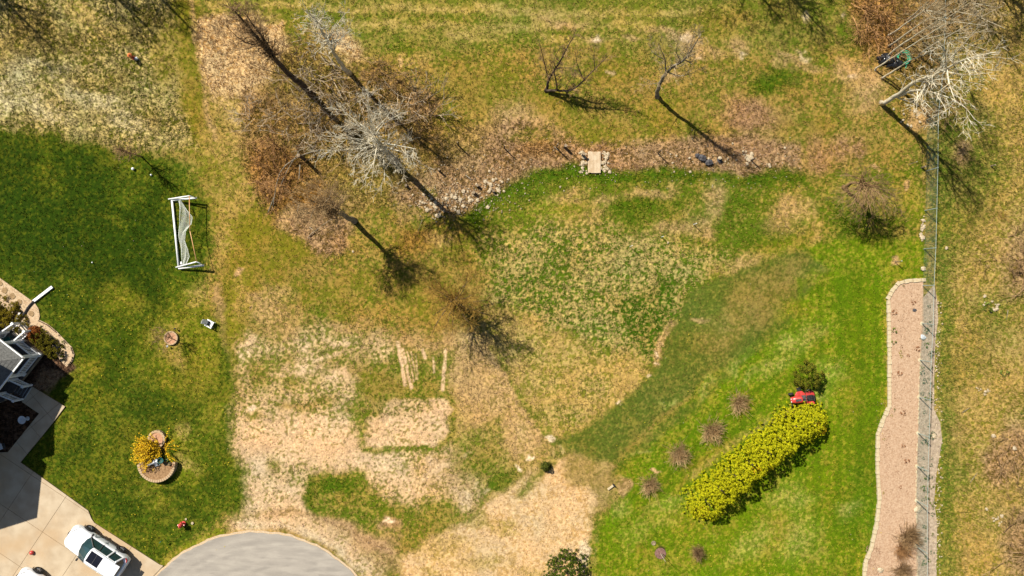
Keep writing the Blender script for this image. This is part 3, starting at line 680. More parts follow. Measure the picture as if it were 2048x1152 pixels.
# ============================================================ ROCKS
RK = [rock_mesh(k, MT['rock']) for k in range(6)]
def rocks(n, fn, smin, smax, label, group, seed, strata=None):
    r = random.Random(seed)
    for _ in range(n):
        x, y = fn(r); s = smin + (smax - smin) * r.random() ** 2.2
        o = link('rock', RK[r.randrange(6)], None, W(x, y) + Vector((0, 0, s * .12)), r.uniform(0, 6.28), (s * r.uniform(.8, 1.3), s, s * r.uniform(.7, 1)))
        sz = 'large' if s > smin + (smax - smin) * .5 else ('middling' if s > smin + (smax - smin) * .15 else 'small')
        f = strata(x, y) if strata else ''
        tag(o, (sz + ' ' + label + (', ' + f if f else '')), 'rock', group)
def lr(x0, x1, names):
    return lambda x, y: names[max(0, min(len(names) - 1, int((x - x0) / (x1 - x0) * len(names))))]
def ud(y0, y1, names):
    return lambda x, y: names[max(0, min(len(names) - 1, int((y - y0) / (y1 - y0) * len(names))))]
def swale(r):
    t = r.random(); P = [(835,392),(862,412),(905,408),(950,392),(985,378),(1000,368)]
    i = min(4, int(t * 5)); f = t * 5 - i
    return P[i][0] + (P[i+1][0]-P[i][0])*f + r.gauss(0, 12), P[i][1] + (P[i+1][1]-P[i][1])*f + r.gauss(0, 13)
rocks(125, swale, .10, .36, 'pale fieldstone in the hollow below the big pale tree', 'fieldstones in the brown hollow', 1, lr(820, 1010, ['at the left end', 'in the tree shadow', 'left of middle', 'in the middle', 'near the stumps', 'by the lush grass']))
rocks(60, lambda r: ((1165 if r.random() < .5 else 1208) + r.gauss(0, 4.5), r.uniform(304, 347)), .14, .36, 'cream rock packed beside the plank bridge', 'rocks flanking the plank bridge', 2, lambda x, y: ('left' if x < 1188 else 'right') + ' side, ' + ('top end' if y < 318 else 'middle' if y < 333 else 'lawn end'))
rocks(44, lambda r: (r.uniform(1340, 1585), r.gauss(322, 13)), .08, .26, 'pale stone in dead leaves', 'stones strewn right of the bridge', 3, lr(1340, 1585, ['between bridge and dark boulders', 'by the dark boulders', 'left of the white rock pile', 'right of the white rock pile']))
rocks(24, lambda r: (r.gauss(1497, 5), r.gauss(312, 6)), .14, .34, 'white rock of the small pile in the dead leaves', 'rocks in the small white pile', 4, ud(300, 324, ['upper part', 'middle part', 'lower part']))
rocks(24, lambda r: (1845 + r.gauss(0, 2.6), r.uniform(432, 482)), .10, .3, 'cream stone at the foot of the wire fence', 'cream stones at the fence foot', 5, ud(432, 482, ['upper end of the line', 'middle of the line', 'lower end of the line']))
rocks(16, lambda r: (1815 + r.gauss(0, 12), 235 + r.gauss(0, 14)), .10, .26, 'pale stone under the forked pale tree', 'stones under the forked tree', 6, lr(1800, 1830, ['nearer the trunk', 'midway', 'nearer the wire fence']))
rocks(18, lambda r: (1988 + r.gauss(0, 10), 612 + r.gauss(0, 8)), .12, .34, 'white stone by the green weed clump', 'stones round the weed clump', 7, lr(1975, 2000, ['left of the clump', 'right of the clump']))
rocks(12, lambda r: (1995 + r.gauss(0, 7), 1036 + r.gauss(0, 6)), .14, .32, 'white stone in the loose cluster low in the right meadow', 'stones low in the right meadow', 8)
rocks(12, lambda r: (1966 + r.gauss(0, 9), 780 + r.gauss(0, 5)), .10, .22, 'pale stone in the faint cluster halfway down the right meadow', 'stones halfway down the right meadow', 9)
rocks(40, lambda r: (r.uniform(870, 1160), r.gauss(335, 22)), .07, .16, 'pale pebble left of the plank bridge', 'pebbles left of the bridge', 10, lr(870, 1160, ['near the brush', 'above the field stones', 'by the lawn corner', 'midway to the posts', 'under the two posts', 'just before the bridge rocks']))
for x, y, s, lb in [(1835,1018,.7,'large white boulder leaning at the low end of the fence strip'),(1846,537,.42,'lone cream rock at the top corner of the planting bed'),(1845,475,.42,'round cream boulder below the stones at the fence foot'),(1760,1140,.55,'white rock standing in the low end of the planting bed'),(1845,674,.5,'bluish grey boulder in the gravel strip by the planting bed'),(1828,620,.36,'dark grey stone lying near the top of the planting bed'),(1336,485,.2,'small stone beside the middle stake in the centre lawn'),(706,503,.22,'white stone alone on the grass left of the leaning grey tree shadow'),(667,620,.0,''),(1986,872,.4,'white stone beside the brown thicket at the right edge'),(2028,896,.42,'second white stone inside the brown thicket at the right edge'),(1972,1018,.3,'small white stone just above the low meadow cluster'),(385,1046,.26,'pale stone on the lawn right of the red hydrant'),(372,1038,.2,'smaller pale stone on the lawn above the red hydrant'),(1893,496,.3,'pale round stone just right of the wire fence'),(1868,872,.45,'flat pale rock in the widened gravel right of the fence')]:
    if s:
        o = link('rock', RK[rnd.randrange(6)], None, W(x, y) + Vector((0, 0, s * .15)), rnd.uniform(0, 6), (s, s * .9, s * .7))
        if 'dark' in lb or 'bluish' in lb: o.material_slots[0].link = 'OBJECT'; o.material_slots[0].material = MT['grey_pot'] if 'bluish' in lb else MT['rock_dark']
        tag(o, lb, 'rock')
RD = rock_mesh(40, MT['rock_dark'])
for x, y, s, lb in [(1404,316,.75,'largest dark boulder in the leaf litter near the curved tree shadow'),(1417,325,.7,'dark boulder touching the largest one on its lower right'),(1395,312,.5,'dark boulder at the upper left end of the dark group'),(1438,321,.55,'dark boulder standing apart right of the dark group')]:
    tag(link('boulder', RD, None, W(x, y) + Vector((0, 0, s * .2)), x, (s, s * .8, s * .8)), lb, 'boulder')
tag(link('rock', RK[2], None, W(1437,318)+Vector((0,0,.4)), 1, (.3,.3,.2)), 'white stone resting on the dark boulder that stands apart', 'rock')
# fine rubble, too many to count
r = np.random.default_rng(5); V = []; F = []
def pebbles(n, xs, ys, s0, s1):
    for _ in range(n):
        x, y = xs(r), ys(r); s = r.uniform(s0, s1); c = W(x, y)
        b = len(V); a = r.uniform(0, 6)
        for k in range(4): V.append((c.x + s * math.cos(a + k * 1.57) * r.uniform(.7, 1.2), c.y + s * math.sin(a + k * 1.57) * r.uniform(.7, 1.2), -.01 + .03))
        V.append((c.x, c.y, .03 + s * .7))
        F.extend([(b, b + 1, b + 4), (b + 1, b + 2, b + 4), (b + 2, b + 3, b + 4), (b + 3, b, b + 4)])
pebbles(420, lambda r: r.uniform(800, 1600), lambda r: r.normal(330, 28), .02, .06)
pebbles(500, lambda r: r.normal(920, 55), lambda r: r.normal(398, 20), .02, .07)
pebbles(500, lambda r: r.uniform(30, 2040), lambda r: r.uniform(0, 1150), .012, .035)
pebbles(260, lambda r: r.normal(1874, 5), lambda r: r.uniform(600, 1150), .03, .09)
pebbles(260, lambda r: r.uniform(1842, 1866), lambda r: r.uniform(600, 1150), .02, .06)
me = bpy.data.meshes.new('pebbles'); me.from_pydata(V, [], F); me.materials.append(MT['rock'])
tag(stuff(link('pebbles', me)), 'small pale pebbles and rubble sprinkled over soil and litter', 'pebbles')

# plank bridge
br = empty('plank_bridge', W(1188, 325), 'small flat bridge of pale planks crossing the brown hollow', 'bridge')
L = 42.5 / S; n = 9; wd = 25.5 / S / n
for i in range(n):
    m = MB(); m.box((-12.7 / S + wd * (i + .5), rnd.uniform(-.02, .02), .13 + rnd.uniform(-.004, .004)), (wd - .012, L, .04)); m.obj('plank', MT['plank'], br)
for y in (-.6, 0, .6):
    m = MB(); m.box((0, y, .05), (.9, .09, .12)); m.obj('beam', MT['wood_grey'], br)

# ============================================================ CHAIN-LINK FENCE
FB = [(1868,-60),(1867,0),(1866,130),(1854,210),(1852,330),(1850,421),(1848,498),(1845,570),(1843,647),(1839,718),(1837,794),(1835,866),(1833,932),(1832,1001),(1832,1092),(1833,1180)]
FH = 1.62
fence = empty('chain_link_fence', W(1850, 421), 'long green chain link fence running down the right of the yard', 'fence')
fo = fence.location
posts = [(1867,-40),(1867,50),(1862,160),(1853,240),(1852,342),(1850,421),(1848,498),(1844.6,571),(1843,647),(1839,720),(1837,794),(1835,866),(1833,932),(1832,1001),(1831,1092),(1833,1170)]
pw = [W(*p) for p in posts]
for k, p in enumerate(pw):
    m = MB(); m.tube([(p.x - fo.x, p.y - fo.y, -.1), (p.x - fo.x, p.y - fo.y, FH + .03)], .035, 6); m.tube([(p.x - fo.x, p.y - fo.y, FH + .03), (p.x - fo.x, p.y - fo.y, FH + .08)], [.045, .01], 6)
    m.obj('post', MT['rail'], fence)
    if k >= 8:
        mm = MB(); mm.lathe([(.16, 0), (.15, .05), (.05, .06)], (p.x - fo.x, p.y - fo.y, .02), 9); mm.obj('footing', MT['edge_stone'], fence)
for a, b in zip(pw[:-1], pw[1:]):
    m = MB(); m.tube([(a.x - fo.x, a.y - fo.y, FH), (b.x - fo.x, b.y - fo.y, FH)], .017, 6); m.obj('top_rail', MT['rail'], fence)
    m = MB(); d = b - a; l = d.length; u = d / l; hgt = FH - .06; s = .085; n = int(l / s)
    for i in range(n):
        for sg in (1, -1):
            t0 = i * s; t1 = t0 + sg * hgt * .62
            z0, z1 = .05, FH
            if t1 > l: z1 = z0 + (FH - z0) * (l - t0) / (t1 - t0); t1 = l
            if t1 < 0: z1 = z0 + (FH - z0) * t0 / (t0 - t1); t1 = 0
            p, q = a + u * t0, a + u * t1
            m.tube([(p.x - fo.x, p.y - fo.y, z0), (q.x - fo.x, q.y - fo.y, z1)], .0024, 3, False)
    # wires that start at the ends above the ground
    for i in range(1, int(hgt * .62 / s)):
        for sg, t0 in ((1, 0), (-1, l)):
            z0 = FH - (FH - .05) * (i * s) / (hgt * .62)
            p = a + u * t0; q = a + u * (t0 + sg * i * s)
            m.tube([(p.x - fo.x, p.y - fo.y, z0), (q.x - fo.x, q.y - fo.y, FH)], .0024, 3, False)
    o = m.obj('wire_mesh', MT['wire'], fence)
# ============================================================ TREES
def rvec(r): 
    v = Vector((r.gauss(0, 1), r.gauss(0, 1), r.gauss(0, 1))); return v.normalized()
def smooth(P, n=3):
    """Catmull-Rom through points"""
    P = [Vector(p) for p in P]; out = []
    for i in range(len(P) - 1):
        a, b, c, d = P[max(i - 1, 0)], P[i], P[i + 1], P[min(i + 2, len(P) - 1)]
        for k in range(n):
            t = k / n
            out.append(.5 * ((2 * b) + (c - a) * t + (2 * a - 5 * b + 4 * c - d) * t * t + (3 * b - a - 3 * c + d) * t ** 3))
    out.append(P[-1]); return out
def twig(mb, r, p, d, l, rad, lev, up=.15, wob=.35, kids=(3, 5), n=3, spread=.9, minr=.006, droop=0):
    k = 4 if lev > 0 else 3; pts = [p]; q = p.copy(); dd = d.normalized()
    for i in range(k):
        dd = (dd + rvec(r) * wob * .5 + Vector((0, 0, up * .5 - droop * i * .22))).normalized()
        q = q + dd * (l / k)
        if q.z < .05: q.z = .05
        pts.append(q.copy())
    e = max(minr, rad * .35)
    mb.tube(pts, [rad + (e - rad) * i / k for i in range(k + 1)], n if rad > .02 else 3, False)
    if lev <= 0: return
    for c in range(r.randint(*kids)):
        t = r.uniform(.25, 1); i = min(k - 1, int(t * k)); f = t * k - i
        pp = pts[i].lerp(pts[i + 1], f); td = (pts[i + 1] - pts[i]).normalized()
        nd = (td + (rvec(r).cross(td)).normalized() * spread * r.uniform(.6, 1.3)).normalized()
        twig(mb, r, pp, nd, l * r.uniform(.4, .7), max(minr, rad * .55), lev - 1, up, wob, kids, n, spread, minr, droop)
def bare_tree(name, base, limbs, seed, bark, label, cat='tree', group=None, twigs=(7, 2, 1.3), twmat=None, rad=.16, minr=.007, kids=(2, 4), up=.15, spread=.9, droop=0, tstart=.3, rexp=1.0):
    """limbs: first is the trunk; each a list of (px,py,h). twigs=(per metre, levels, length)"""
    r = random.Random(seed); b = W(*base)
    root = empty(name, b, label, cat, group)
    crown = MB()
    for li, Lm in enumerate(limbs):
        rr = rad if li == 0 else None
        pts3 = [W(*p[:3]) - b for p in Lm[:]]
        if li == 0: pts3[0].z = -.05
        P = smooth(pts3, 4); ln = sum((P[i + 1] - P[i]).length for i in range(len(P) - 1))
        r0 = rad if li == 0 else (Lm[0][3] if len(Lm[0]) > 3 else rad * .5)
        N = len(P); R_ = [max(minr * 1.4, r0 * (1 - (i / (N - 1)) ** rexp * .86)) for i in range(N)]
        if li == 0: R_[0] *= 1.35
        m = MB(); m.tube([p + rvec(r) * R_[i] * .35 for i, p in enumerate(P)], R_, 7 if r0 > .05 else 5)
        m.obj('trunk' if li == 0 else 'limb', bark, root, smooth=True)
        nt_ = int(ln * twigs[0])
        for _ in range(nt_):
            t = r.uniform(tstart if li == 0 else .12, 1) ; x = t * (N - 1); i = min(N - 2, int(x)); f = x - i
            p = P[i].lerp(P[i + 1], f); td = (P[i + 1] - P[i]).normalized()
            d = (td * .7 + (rvec(r).cross(td)).normalized() * spread).normalized()
            twig(crown, r, p, d, twigs[2] * r.uniform(.5, 1.15) * (1.1 - .45 * t), max(minr, R_[i] * .42), twigs[1], up, .4, kids, 3, .9, minr, droop)
    crown.obj('crown', twmat or bark, root)
    return root
def auto_limbs(base, top, h, n, r, length, rise=.55, start=.35, a0=0):
    """trunk from base to top plus n radiating limbs, world metres converted back to photo pixels"""
    b = W(*base); t = W(top[0], top[1], h); L = []
    for k in range(n):
        f = start + (1 - start) * (k + r.random()) / n * .92; p = b.lerp(t, f); a = a0 + k * 2.4 + r.uniform(-.4, .4)
        l = length * (1.15 - .55 * f) * r.uniform(.75, 1.15); pts = [p]
        d = Vector((math.cos(a), math.sin(a), rise))
        for i in range(3):
            d = (d + Vector((0, 0, .12)) + rvec(r) * .25).normalized(); pts.append(pts[-1] + d * l / 3)
        out = []
        for q in pts:
            kk = (H - q.z) / H / S; out.append((q.x / kk + 1024, 576 - q.y / kk, q.z))
        out[0] = (*out[0], .035 + .045 * (1 - f) * h / 8); L.append(out)
    return L
r = random.Random(21)
# big pale tree in the middle: limbs radiate from its crown centre
L1 = [[(788,323,0),(776,308,3.5),(765,296,6),(748,274,8.6),(742,262,10.2)]]
for tx, ty, th, sx, sy, sh in [(735,190,11,752,268,8),(655,272,9,758,284,7),(640,300,8.5,765,290,6.4),(832,298,9.5,762,286,7),(842,325,8,766,292,6.2),(800,228,10,750,272,8.3),(769,366,8,764,292,6.4),(725,365,8.2,762,290,6.8),(700,330,8.6,758,284,7.2),(690,238,10,750,272,8.3),(812,345,8,766,292,6),(675,210,9.6,748,268,8.6),(745,345,8.8,757,282,7.4),(785,215,10.6,744,264,9.2)]:
    mx, my = (sx + tx) / 2 + r.uniform(-8, 8), (sy + ty) / 2 + r.uniform(-8, 8)
    L1.append([(sx, sy, sh, .06), (mx, my, (sh + th) / 2), (tx, ty, th)])
bare_tree('bare_tree', (788,323), L1, 1, MT['bark_pale'], 'large pale leafless tree with white limbs radiating above the brush, middle of the clump', twigs=(4.4, 2, 1.2), rad=.25, minr=.0065, tstart=.45)
# leaning grey tree lower left
L2 = [[(706,441,0),(690,431,2.6),(672,421,4.6),(655,413,6.4),(640,409,8)],[(672,421,4.8,.05),(640,424,6),(608,428,7),(594,437,7.4)],[(655,413,6.4,.05),(625,416,7),(598,420,7.6)],[(690,425,4,.04),(655,400,6.5),(635,372,8.6)],[(648,411,7,.04),(620,400,8),(612,385,8.4)],[(668,425,5,.03),(674,440,5.6),(671,452,6)],[(646,410,7,.04),(628,420,7.6),(620,440,8)],[(660,415,6,.03),(672,392,7.5),(680,380,8.4)],[(645,410,7.4,.03),(658,396,8.4),(662,380,9)]]
bare_tree('bare_tree', (706,441), L2, 2, MT['bark_grey'], 'leaning grey leafless tree at the lower end of the brush, above the broken frame', twigs=(13, 2, 1.05), rad=.21, tstart=.45, minr=.0065, twmat=MT['twig_tan'])
# dark tree upper left
L3 = [[(622,190,0),(590,158,2.5),(556,125,5),(522,86,8),(492,48,11),(462,14,13.4)],[(556,125,5,.1),(528,80,8.4),(500,40,11),(486,22,12.2)],[(522,92,7.4,.05),(490,84,8.8),(465,65,10),(447,45,11)],[(512,92,7.6,.04),(490,98,8.2),(462,103,8.8)],[(545,110,6,.04),(524,80,7.4),(520,45,8.6)],[(590,158,3.2,.04),(560,148,4),(525,138,5),(505,130,5.6)],[(588,110,5,.03),(596,95,5.6),(572,85,6.6)],[(500,58,10.4,.035),(494,40,12),(497,22,13)]]
bare_tree('bare_tree', (622,190), L3, 3, MT['bark_dark'], 'tall dark twin-stemmed leafless tree leaning over the straw patch', twigs=(7, 2, 1.1), rad=.25, tstart=.45, minr=.006, twmat=MT['twig_brown'])
# pale tree at the top of the clump
L4 = [[(699,148,0),(685,132,2.6),(672,112,4.8),(653,78,8),(636,48,10.4),(626,32,11.4)]]
for tx, ty, th, sx, sy, sh in [(692,25,10.5,655,82,7.6),(676,40,10,655,80,7.8),(616,80,9.4,656,84,7.4),(612,60,10,648,70,8.6),(604,18,12,630,38,11),(600,45,10.5,640,56,9.6),(628,108,8.6,656,86,7.2),(690,70,9.4,655,82,7.6),(650,20,12,636,46,10.4),(700,60,9,660,90,7)]:
    L4.append([(sx, sy, sh, .06), ((sx+tx)/2+r.uniform(-5,5), (sy+ty)/2+r.uniform(-5,5), (sh+th)/2), (tx, ty, th)])
bare_tree('bare_tree', (699,148), L4, 4, MT['bark_pale'], 'pale leafless tree at the top edge of the brush, limbs spread over the mown grass', twigs=(4, 2, .95), rad=.18, tstart=.45, minr=.0065)
# open-limbed orchard tree
L5 = [[(1093,181,0),(1098,160,1.2),(1112,136,2.4),(1130,104,4.2),(1150,68,5.6)],[(1093,181,.2,.1),(1115,181,.7),(1140,181,1.3),(1160,168,2.1),(1178,150,2.9),(1200,128,3.9),(1218,110,4.8)],[(1098,160,1.3,.06),(1092,140,2.4),(1085,110,3.9),(1078,82,5.2)],[(1115,180,.8,.06),(1112,160,1.8),(1110,140,2.6),(1140,136,3.4),(1160,150,4)],[(1168,160,2.5,.05),(1155,130,3.2),(1150,100,4.2)],[(1112,136,2.6,.04),(1108,118,3.6),(1125,90,5)],[(1190,138,3.4,.035),(1188,110,4.2),(1192,90,5)],[(1130,178,1.2,.03),(1140,160,1.8),(1148,150,2.2)]]
bare_tree('orchard_tree', (1093,181), L5, 5, MT['bark_dark'], 'small open-limbed leafless tree forked at the ground in the upper meadow', twigs=(7, 2, .7), rad=.12, minr=.005, twmat=MT['twig_brown'], tstart=.35)
L6 = [[(1314,192,0),(1318,172,2),(1330,150,4),(1348,132,5.8),(1370,118,7.6),(1384,98,9.2),(1402,68,11)],[(1332,148,4,.06),(1330,120,5.6),(1322,100,7),(1316,84,8)],[(1338,145,4.4,.05),(1358,152,5.4),(1382,147,6.4),(1398,138,7.4)],[(1372,116,7.8,.04),(1384,84,9),(1389,62,10.4)],[(1322,165,3,.03),(1304,168,3.6),(1290,170,4.2)],[(1360,122,7,.035),(1352,100,8),(1360,85,9)],[(1330,120,5.6,.03),(1306,105,6.6),(1300,90,7.4)]]
bare_tree('curved_tree', (1314,192), L6, 6, MT['bark_grey'], 'single curved leafless tree with one bowed trunk in the upper meadow', twigs=(4.5, 2, .8), rad=.16, minr=.006, twmat=MT['bark_tan'], tstart=.4)
# forked pale tree, right
L7 = [[(1764,207,0),(1790,193,2),(1832,163,5),(1862,152,6.8),(1893,136,8.6),(1935,117,11),(1992,104,13.2)],[(1764,207,.2,.15),(1800,190,2.6),(1830,181,4.4),(1862,184,6.4),(1900,196,8)],[(1893,136,8.6,.07),(1898,165,9),(1904,185,9.4),(1912,205,9.8)],[(1935,117,11,.05),(1945,128,11.4),(1955,150,12)],[(1830,163,5,.06),(1860,160,6.4),(1910,160,9),(1970,170,11)],[(1850,172,6,.05),(1842,190,6.6),(1832,210,7)],[(1862,152,6.8,.06),(1900,118,9),(1930,85,11),(1950,60,12)],[(1893,136,8.8,.05),(1890,110,10),(1880,85,11)],[(1815,184,3.4,.05),(1850,205,5.4),(1870,225,6.4)],[(1880,140,8,.05),(1930,150,10),(1985,145,12)],[(1900,196,8,.04),(1930,215,9),(1950,240,9.8)],[(1870,187,6.8,.04),(1890,215,7.8),(1892,235,8.2)]]
bare_tree('forked_tree', (1764,207), L7, 7, MT['bark_pale'], 'big pale tree forked at the ground, leaning across the wire fence', twigs=(1.9, 2, 1.6), rad=.17, minr=.007, twmat=MT['bark_pale'], tstart=.35)
# slender stems of the grove above it
for k, (Lm, lab) in enumerate([
 ([(1751,140,0),(1756,134,.5),(1790,112,2.6),(1840,80,6),(1900,42,9.6),(1965,6,12.6)],'slender pale stem rising from the left edge of the black tarp'),
 ([(1763,157,0),(1790,140,1.6),(1815,124,3.2),(1850,108,5.2),(1910,80,8.6),(1975,58,11.4)],'slender pale stem nearest above the forked tree'),
 ([(1772,114,0),(1800,92,2.2),(1850,58,5.6),(1905,22,9),(1960,-12,12)],'slender pale stem starting behind the black tarp'),
 ([(1778,92,0),(1812,68,2.4),(1860,34,6),(1920,-5,10)],'slender pale stem in the middle of the grove'),
 ([(1776,72,0),(1808,50,2),(1850,20,5),(1890,-14,8)],'slender pale stem uppermost in the grove beside the rusty brush'),
 ([(1838,110,0),(1862,92,1.8),(1905,68,5),(1960,35,8.6),(2005,12,11)],'slender pale stem rising right of the green hose coil'),
 ([(1815,40,0),(1840,18,2.4),(1880,-20,6)],'short pale stem crossing the top edge of the picture'),
 ([(1860,60,0),(1890,40,2.6),(1940,5,7),(1990,-30,10)],'thin pale stem standing close to the wire fence line')]):
    extra = [[(*Lm[len(Lm)//2][:3], .03), (Lm[-1][0]-20, Lm[-1][1]+50, Lm[-1][2]*.9)], [(*Lm[-2][:3], .03), (Lm[-1][0]+5, Lm[-1][1]+45, Lm[-1][2])], [(*Lm[-2][:3], .03), (Lm[-1][0]-35, Lm[-1][1]-5, Lm[-1][2])]]
    bare_tree('slender_tree', Lm[0][:2], [Lm] + extra, 30 + k, MT['bark_pale'], lab, group='slender pale trees at the top right', twigs=(1.6, 2, 1.2), rad=.075, minr=.006, twmat=MT['bark_tan'], tstart=.4, spread=.8)
# weeping tree
L8 = [[(1688,377,0),(1700,368,1.2),(1716,366,2.4),(1736,372,3.6)]]
for tx, ty, th in [(1790,388,2.2),(1800,420,1.5),(1775,440,1.4),(1748,452,1.2),(1722,440,1.6),(1800,402,2.6),(1760,425,2.4),(1735,405,2.8),(1722,340,3.4),(1712,345,3.6),(1785,372,2.8),(1757,382,3.2),(1700,400,1.6),(1664,402,1.0),(1680,425,1.1),(1705,440,1.0),(1812,436,1.4),(1768,350,3.2),(1690,348,3.4)]:
    L8.append([(1722 + r.uniform(-6,12), 368 + r.uniform(-4,6), 3.1, .04), ((1730+tx)/2 + r.uniform(-4,4), (368+ty)/2 - 5, 3.9), (tx, ty, th)])
bare_tree('weeping_tree', (1688,377), L8, 8, MT['twig_brown'], 'weeping leafless tree with a drooping mop of reddish twigs left of the fence', twigs=(5, 1, 1.25), rad=.17, minr=.007, kids=(2, 4), up=0, droop=.55, spread=.45, tstart=.5)
# budding tree in the middle
r9 = random.Random(9)
L9 = [[(912,602,0),(910,602,1.2),(907,602,2.6),(904,602,4.2),(902,603,5.8)]] + auto_limbs((912,602),(903,603),5.3,17,r9,3.3,.55,.15)
bare_tree('budding_tree', (912,602), L9, 9, MT['bark_dark'], 'bushy tree coming into amber bud in the middle of the yard', twigs=(11, 2, .95), rad=.22, minr=.007, twmat=MT['twig_olive'], kids=(2, 3), tstart=.3)
# slim trees on the left
r10 = random.Random(10)
bare_tree('slim_tree', (283,313), [[(283,313,0),(268,308,1.2),(250,302,2.6),(228,296,4.3)]] + auto_limbs((283,313),(235,299),3.8,12,r10,1.15,.9,.3), 10, MT['twig_brown'], 'thin brown sapling at the top edge of the dark lawn, above the white goal', twigs=(11, 1, .5), rad=.06, minr=.006)
bare_tree('sapling', (349,680), [[(349,680,0),(340,676,1),(330,674,2),(316,672,2.9)],[(345,678,.5,.025),(330,690,1.4),(322,700,2.0)],[(345,678,.6,.025),(335,665,1.6),(322,655,2.4)],[(340,676,1,.02),(318,680,2),(303,684,2.8)],[(334,674,1.6,.02),(318,664,2.4),(306,660,3)]], 12, MT['twig_brown'], 'little bare sapling growing from the round stone ring on the left lawn', twigs=(10, 1, .4), rad=.035, minr=.006, tstart=.3)
# trees outside the picture whose shade lies in it
for k, (x, y, h, n, lab) in enumerate([(-95,-105,13,16,'broad bare tree beyond the top left corner, far left of three'),(120,-120,12,14,'broad bare tree beyond the top left corner, middle of three'),(215,-110,11,12,'broad bare tree beyond the top left corner, right of three'),(1375,-150,12,14,'bare tree beyond the top edge above the green patch'),(1460,-125,12,14,'bare tree beyond the top edge right of its neighbour'),(1860,-60,10,16,'dense bare tree beyond the top edge by the fence'),(1930,-90,11,14,'dense bare tree beyond the top right corner')]):
    f = (H / (H - h)); tx = 1024 + (x - 1024) * f; ty = 576 + (y - 576) * f; rr = random.Random(50 + k)
    Lk = [[(x, y, 0), ((x*2+tx)/3, (y*2+ty)/3, h*.36), (tx, ty, h)]] + auto_limbs((x, y), (tx, ty), h*.96, n, rr, 4.4, .75, .25)
    bare_tree('bare_tree', (x, y), Lk, 60 + k, MT['bark_dark'], lab, group='bare trees beyond the top edge', twigs=(2.2, 2, 1.5), rad=.26, minr=.011)

# ------------------------------------------------------------ brush and shrubs
def twig_ball(seed, n, rad, lev, hgt=.8, minr=.006, r0=.018, kids=(3, 5), root=.15):
    r = random.Random(seed); m = MB()
    for _ in range(n):
        a = r.uniform(0, 6.283); e = r.uniform(.25, 1.35)
        d = Vector((math.cos(a) * math.cos(e), math.sin(a) * math.cos(e), math.sin(e) * hgt))
        twig(m, r, Vector((r.gauss(0, root), r.gauss(0, root), 0)), d, rad * r.uniform(.7, 1.1), r0, lev, .05, .35, kids, 3, .8, minr)
    me = bpy.data.meshes.new('branches'); me.from_pydata([tuple(v) for v in m.v], [], m.f); me.materials.append(MT['twig_brown']); return me
TB = [twig_ball(k, 15, 1.15, 2, .8, .007, .02, (2, 4), .45) for k in range(4)]
TBd = [twig_ball(10 + k, 150, .95, 1, .9, .007, .011, (2, 4), .12) for k in range(2)]
def shrub(name, x, y, rad, hgt, mat, label, cat='shrub', group=None, me=None, seed=0):
    me = me or TB[seed % 4]
    o = link(name, me, None, W(x, y), seed * 1.7, (rad, rad, hgt), MT[mat]); return tag(o, label, cat, group)
B = [(655,165,2.1,2.6,'twig_grey','large grey twiggy thicket between the two tall trees'),
(625,200,1.5,2.0,'twig_grey','grey thicket just left below the largest grey one'),
(590,245,1.4,2.0,'twig_grey','grey brown thicket above the fallen branches'),
(700,225,1.5,2.2,'twig_grey','thicket tangled under the big pale tree, upper left side'),
(755,150,1.4,1.7,'twig_brown','dark brown thicket beside the dry straw tuft'),
(792,170,1.4,1.6,'twig_brown','brown thicket with green shoots right of the dark one'),
(835,205,1.6,1.8,'twig_grey','wide tan brown thicket at the right edge of the brush'),
(860,250,1.2,1.3,'twig_brown','low brown thicket at the lower right edge of the brush'),
(790,235,1.3,1.5,'twig_grey','brown thicket between the pale tree and the right edge'),
(560,110,1.1,1.3,'twig_brown','brown bramble on the right side of the straw patch'),
(600,140,1.1,1.4,'twig_brown','brown bramble under the trunk of the tall dark tree'),
(505,235,1.1,1.1,'twig_grey','grey bramble at the foot of the straw patch'),
(545,205,1.0,1.2,'twig_tan','tan bramble at the left side of the brush'),
(550,290,1.3,1.4,'twig_rust','rusty bramble, uppermost of the rusty heap'),
(545,340,1.4,1.3,'twig_rust','deep rusty bramble filling the left corner of the brush'),
(575,355,1.2,1.1,'twig_rust','rusty bramble on the inner side of the rusty heap'),
(530,385,1.0,.9,'twig_rust','small rusty bramble at the lowest end of the rusty heap'),
(640,275,1.3,1.4,'twig_grey','grey thicket right of the fallen branches'),
(690,300,1.2,1.1,'twig_tan','tan bramble under the lower left limbs of the big pale tree'),
(615,410,1.0,.7,'twig_tan','pale low bramble beside the leaning grey tree'),
(800,300,1.1,.9,'twig_brown','low bramble at the foot of the big pale tree'),
(1740,20,1.7,1.8,'twig_rust','dark rusty thicket at the top edge left of the grove'),
(1775,50,1.6,1.7,'twig_rust','rusty thicket below the one at the top edge'),
(1745,70,1.3,1.1,'twig_rust','low rusty bramble beside the mown grass, top right'),
(1800,80,1.3,1.4,'twig_brown','brown thicket above the green hose coil'),
(1850,20,1.6,1.8,'twig_brown','dark brown thicket at the top edge by the fence'),
(1905,25,1.5,1.8,'twig_brown','dark thicket at the top edge just right of the fence'),
(1880,205,1.4,1.3,'twig_brown','thin brown thicket on the fence line below the forked tree'),
(2040,515,1.6,1.5,'twig_brown','brown thicket at the right edge, highest of the three'),
(2052,570,1.5,1.3,'twig_brown','brown thicket at the right edge right under the highest'),
(2048,905,1.6,1.2,'twig_brown','brown thicket at the right edge, middle one with white stones'),
(2050,1000,1.1,.9,'twig_brown','small brown thicket between the middle and the lowest one at the right edge'),
(2046,1095,1.7,1.5,'twig_brown','brown thicket at the right edge near the bottom corner'),
(1998,432,.5,.6,'twig_olive','small dark green tuft with its shade in the right meadow')]
for k, (x, y, ra, h, mt, lb) in enumerate(B):
    shrub('thicket', x, y, ra, h, mt, lb, 'thicket', 'leafless thickets', None, k)
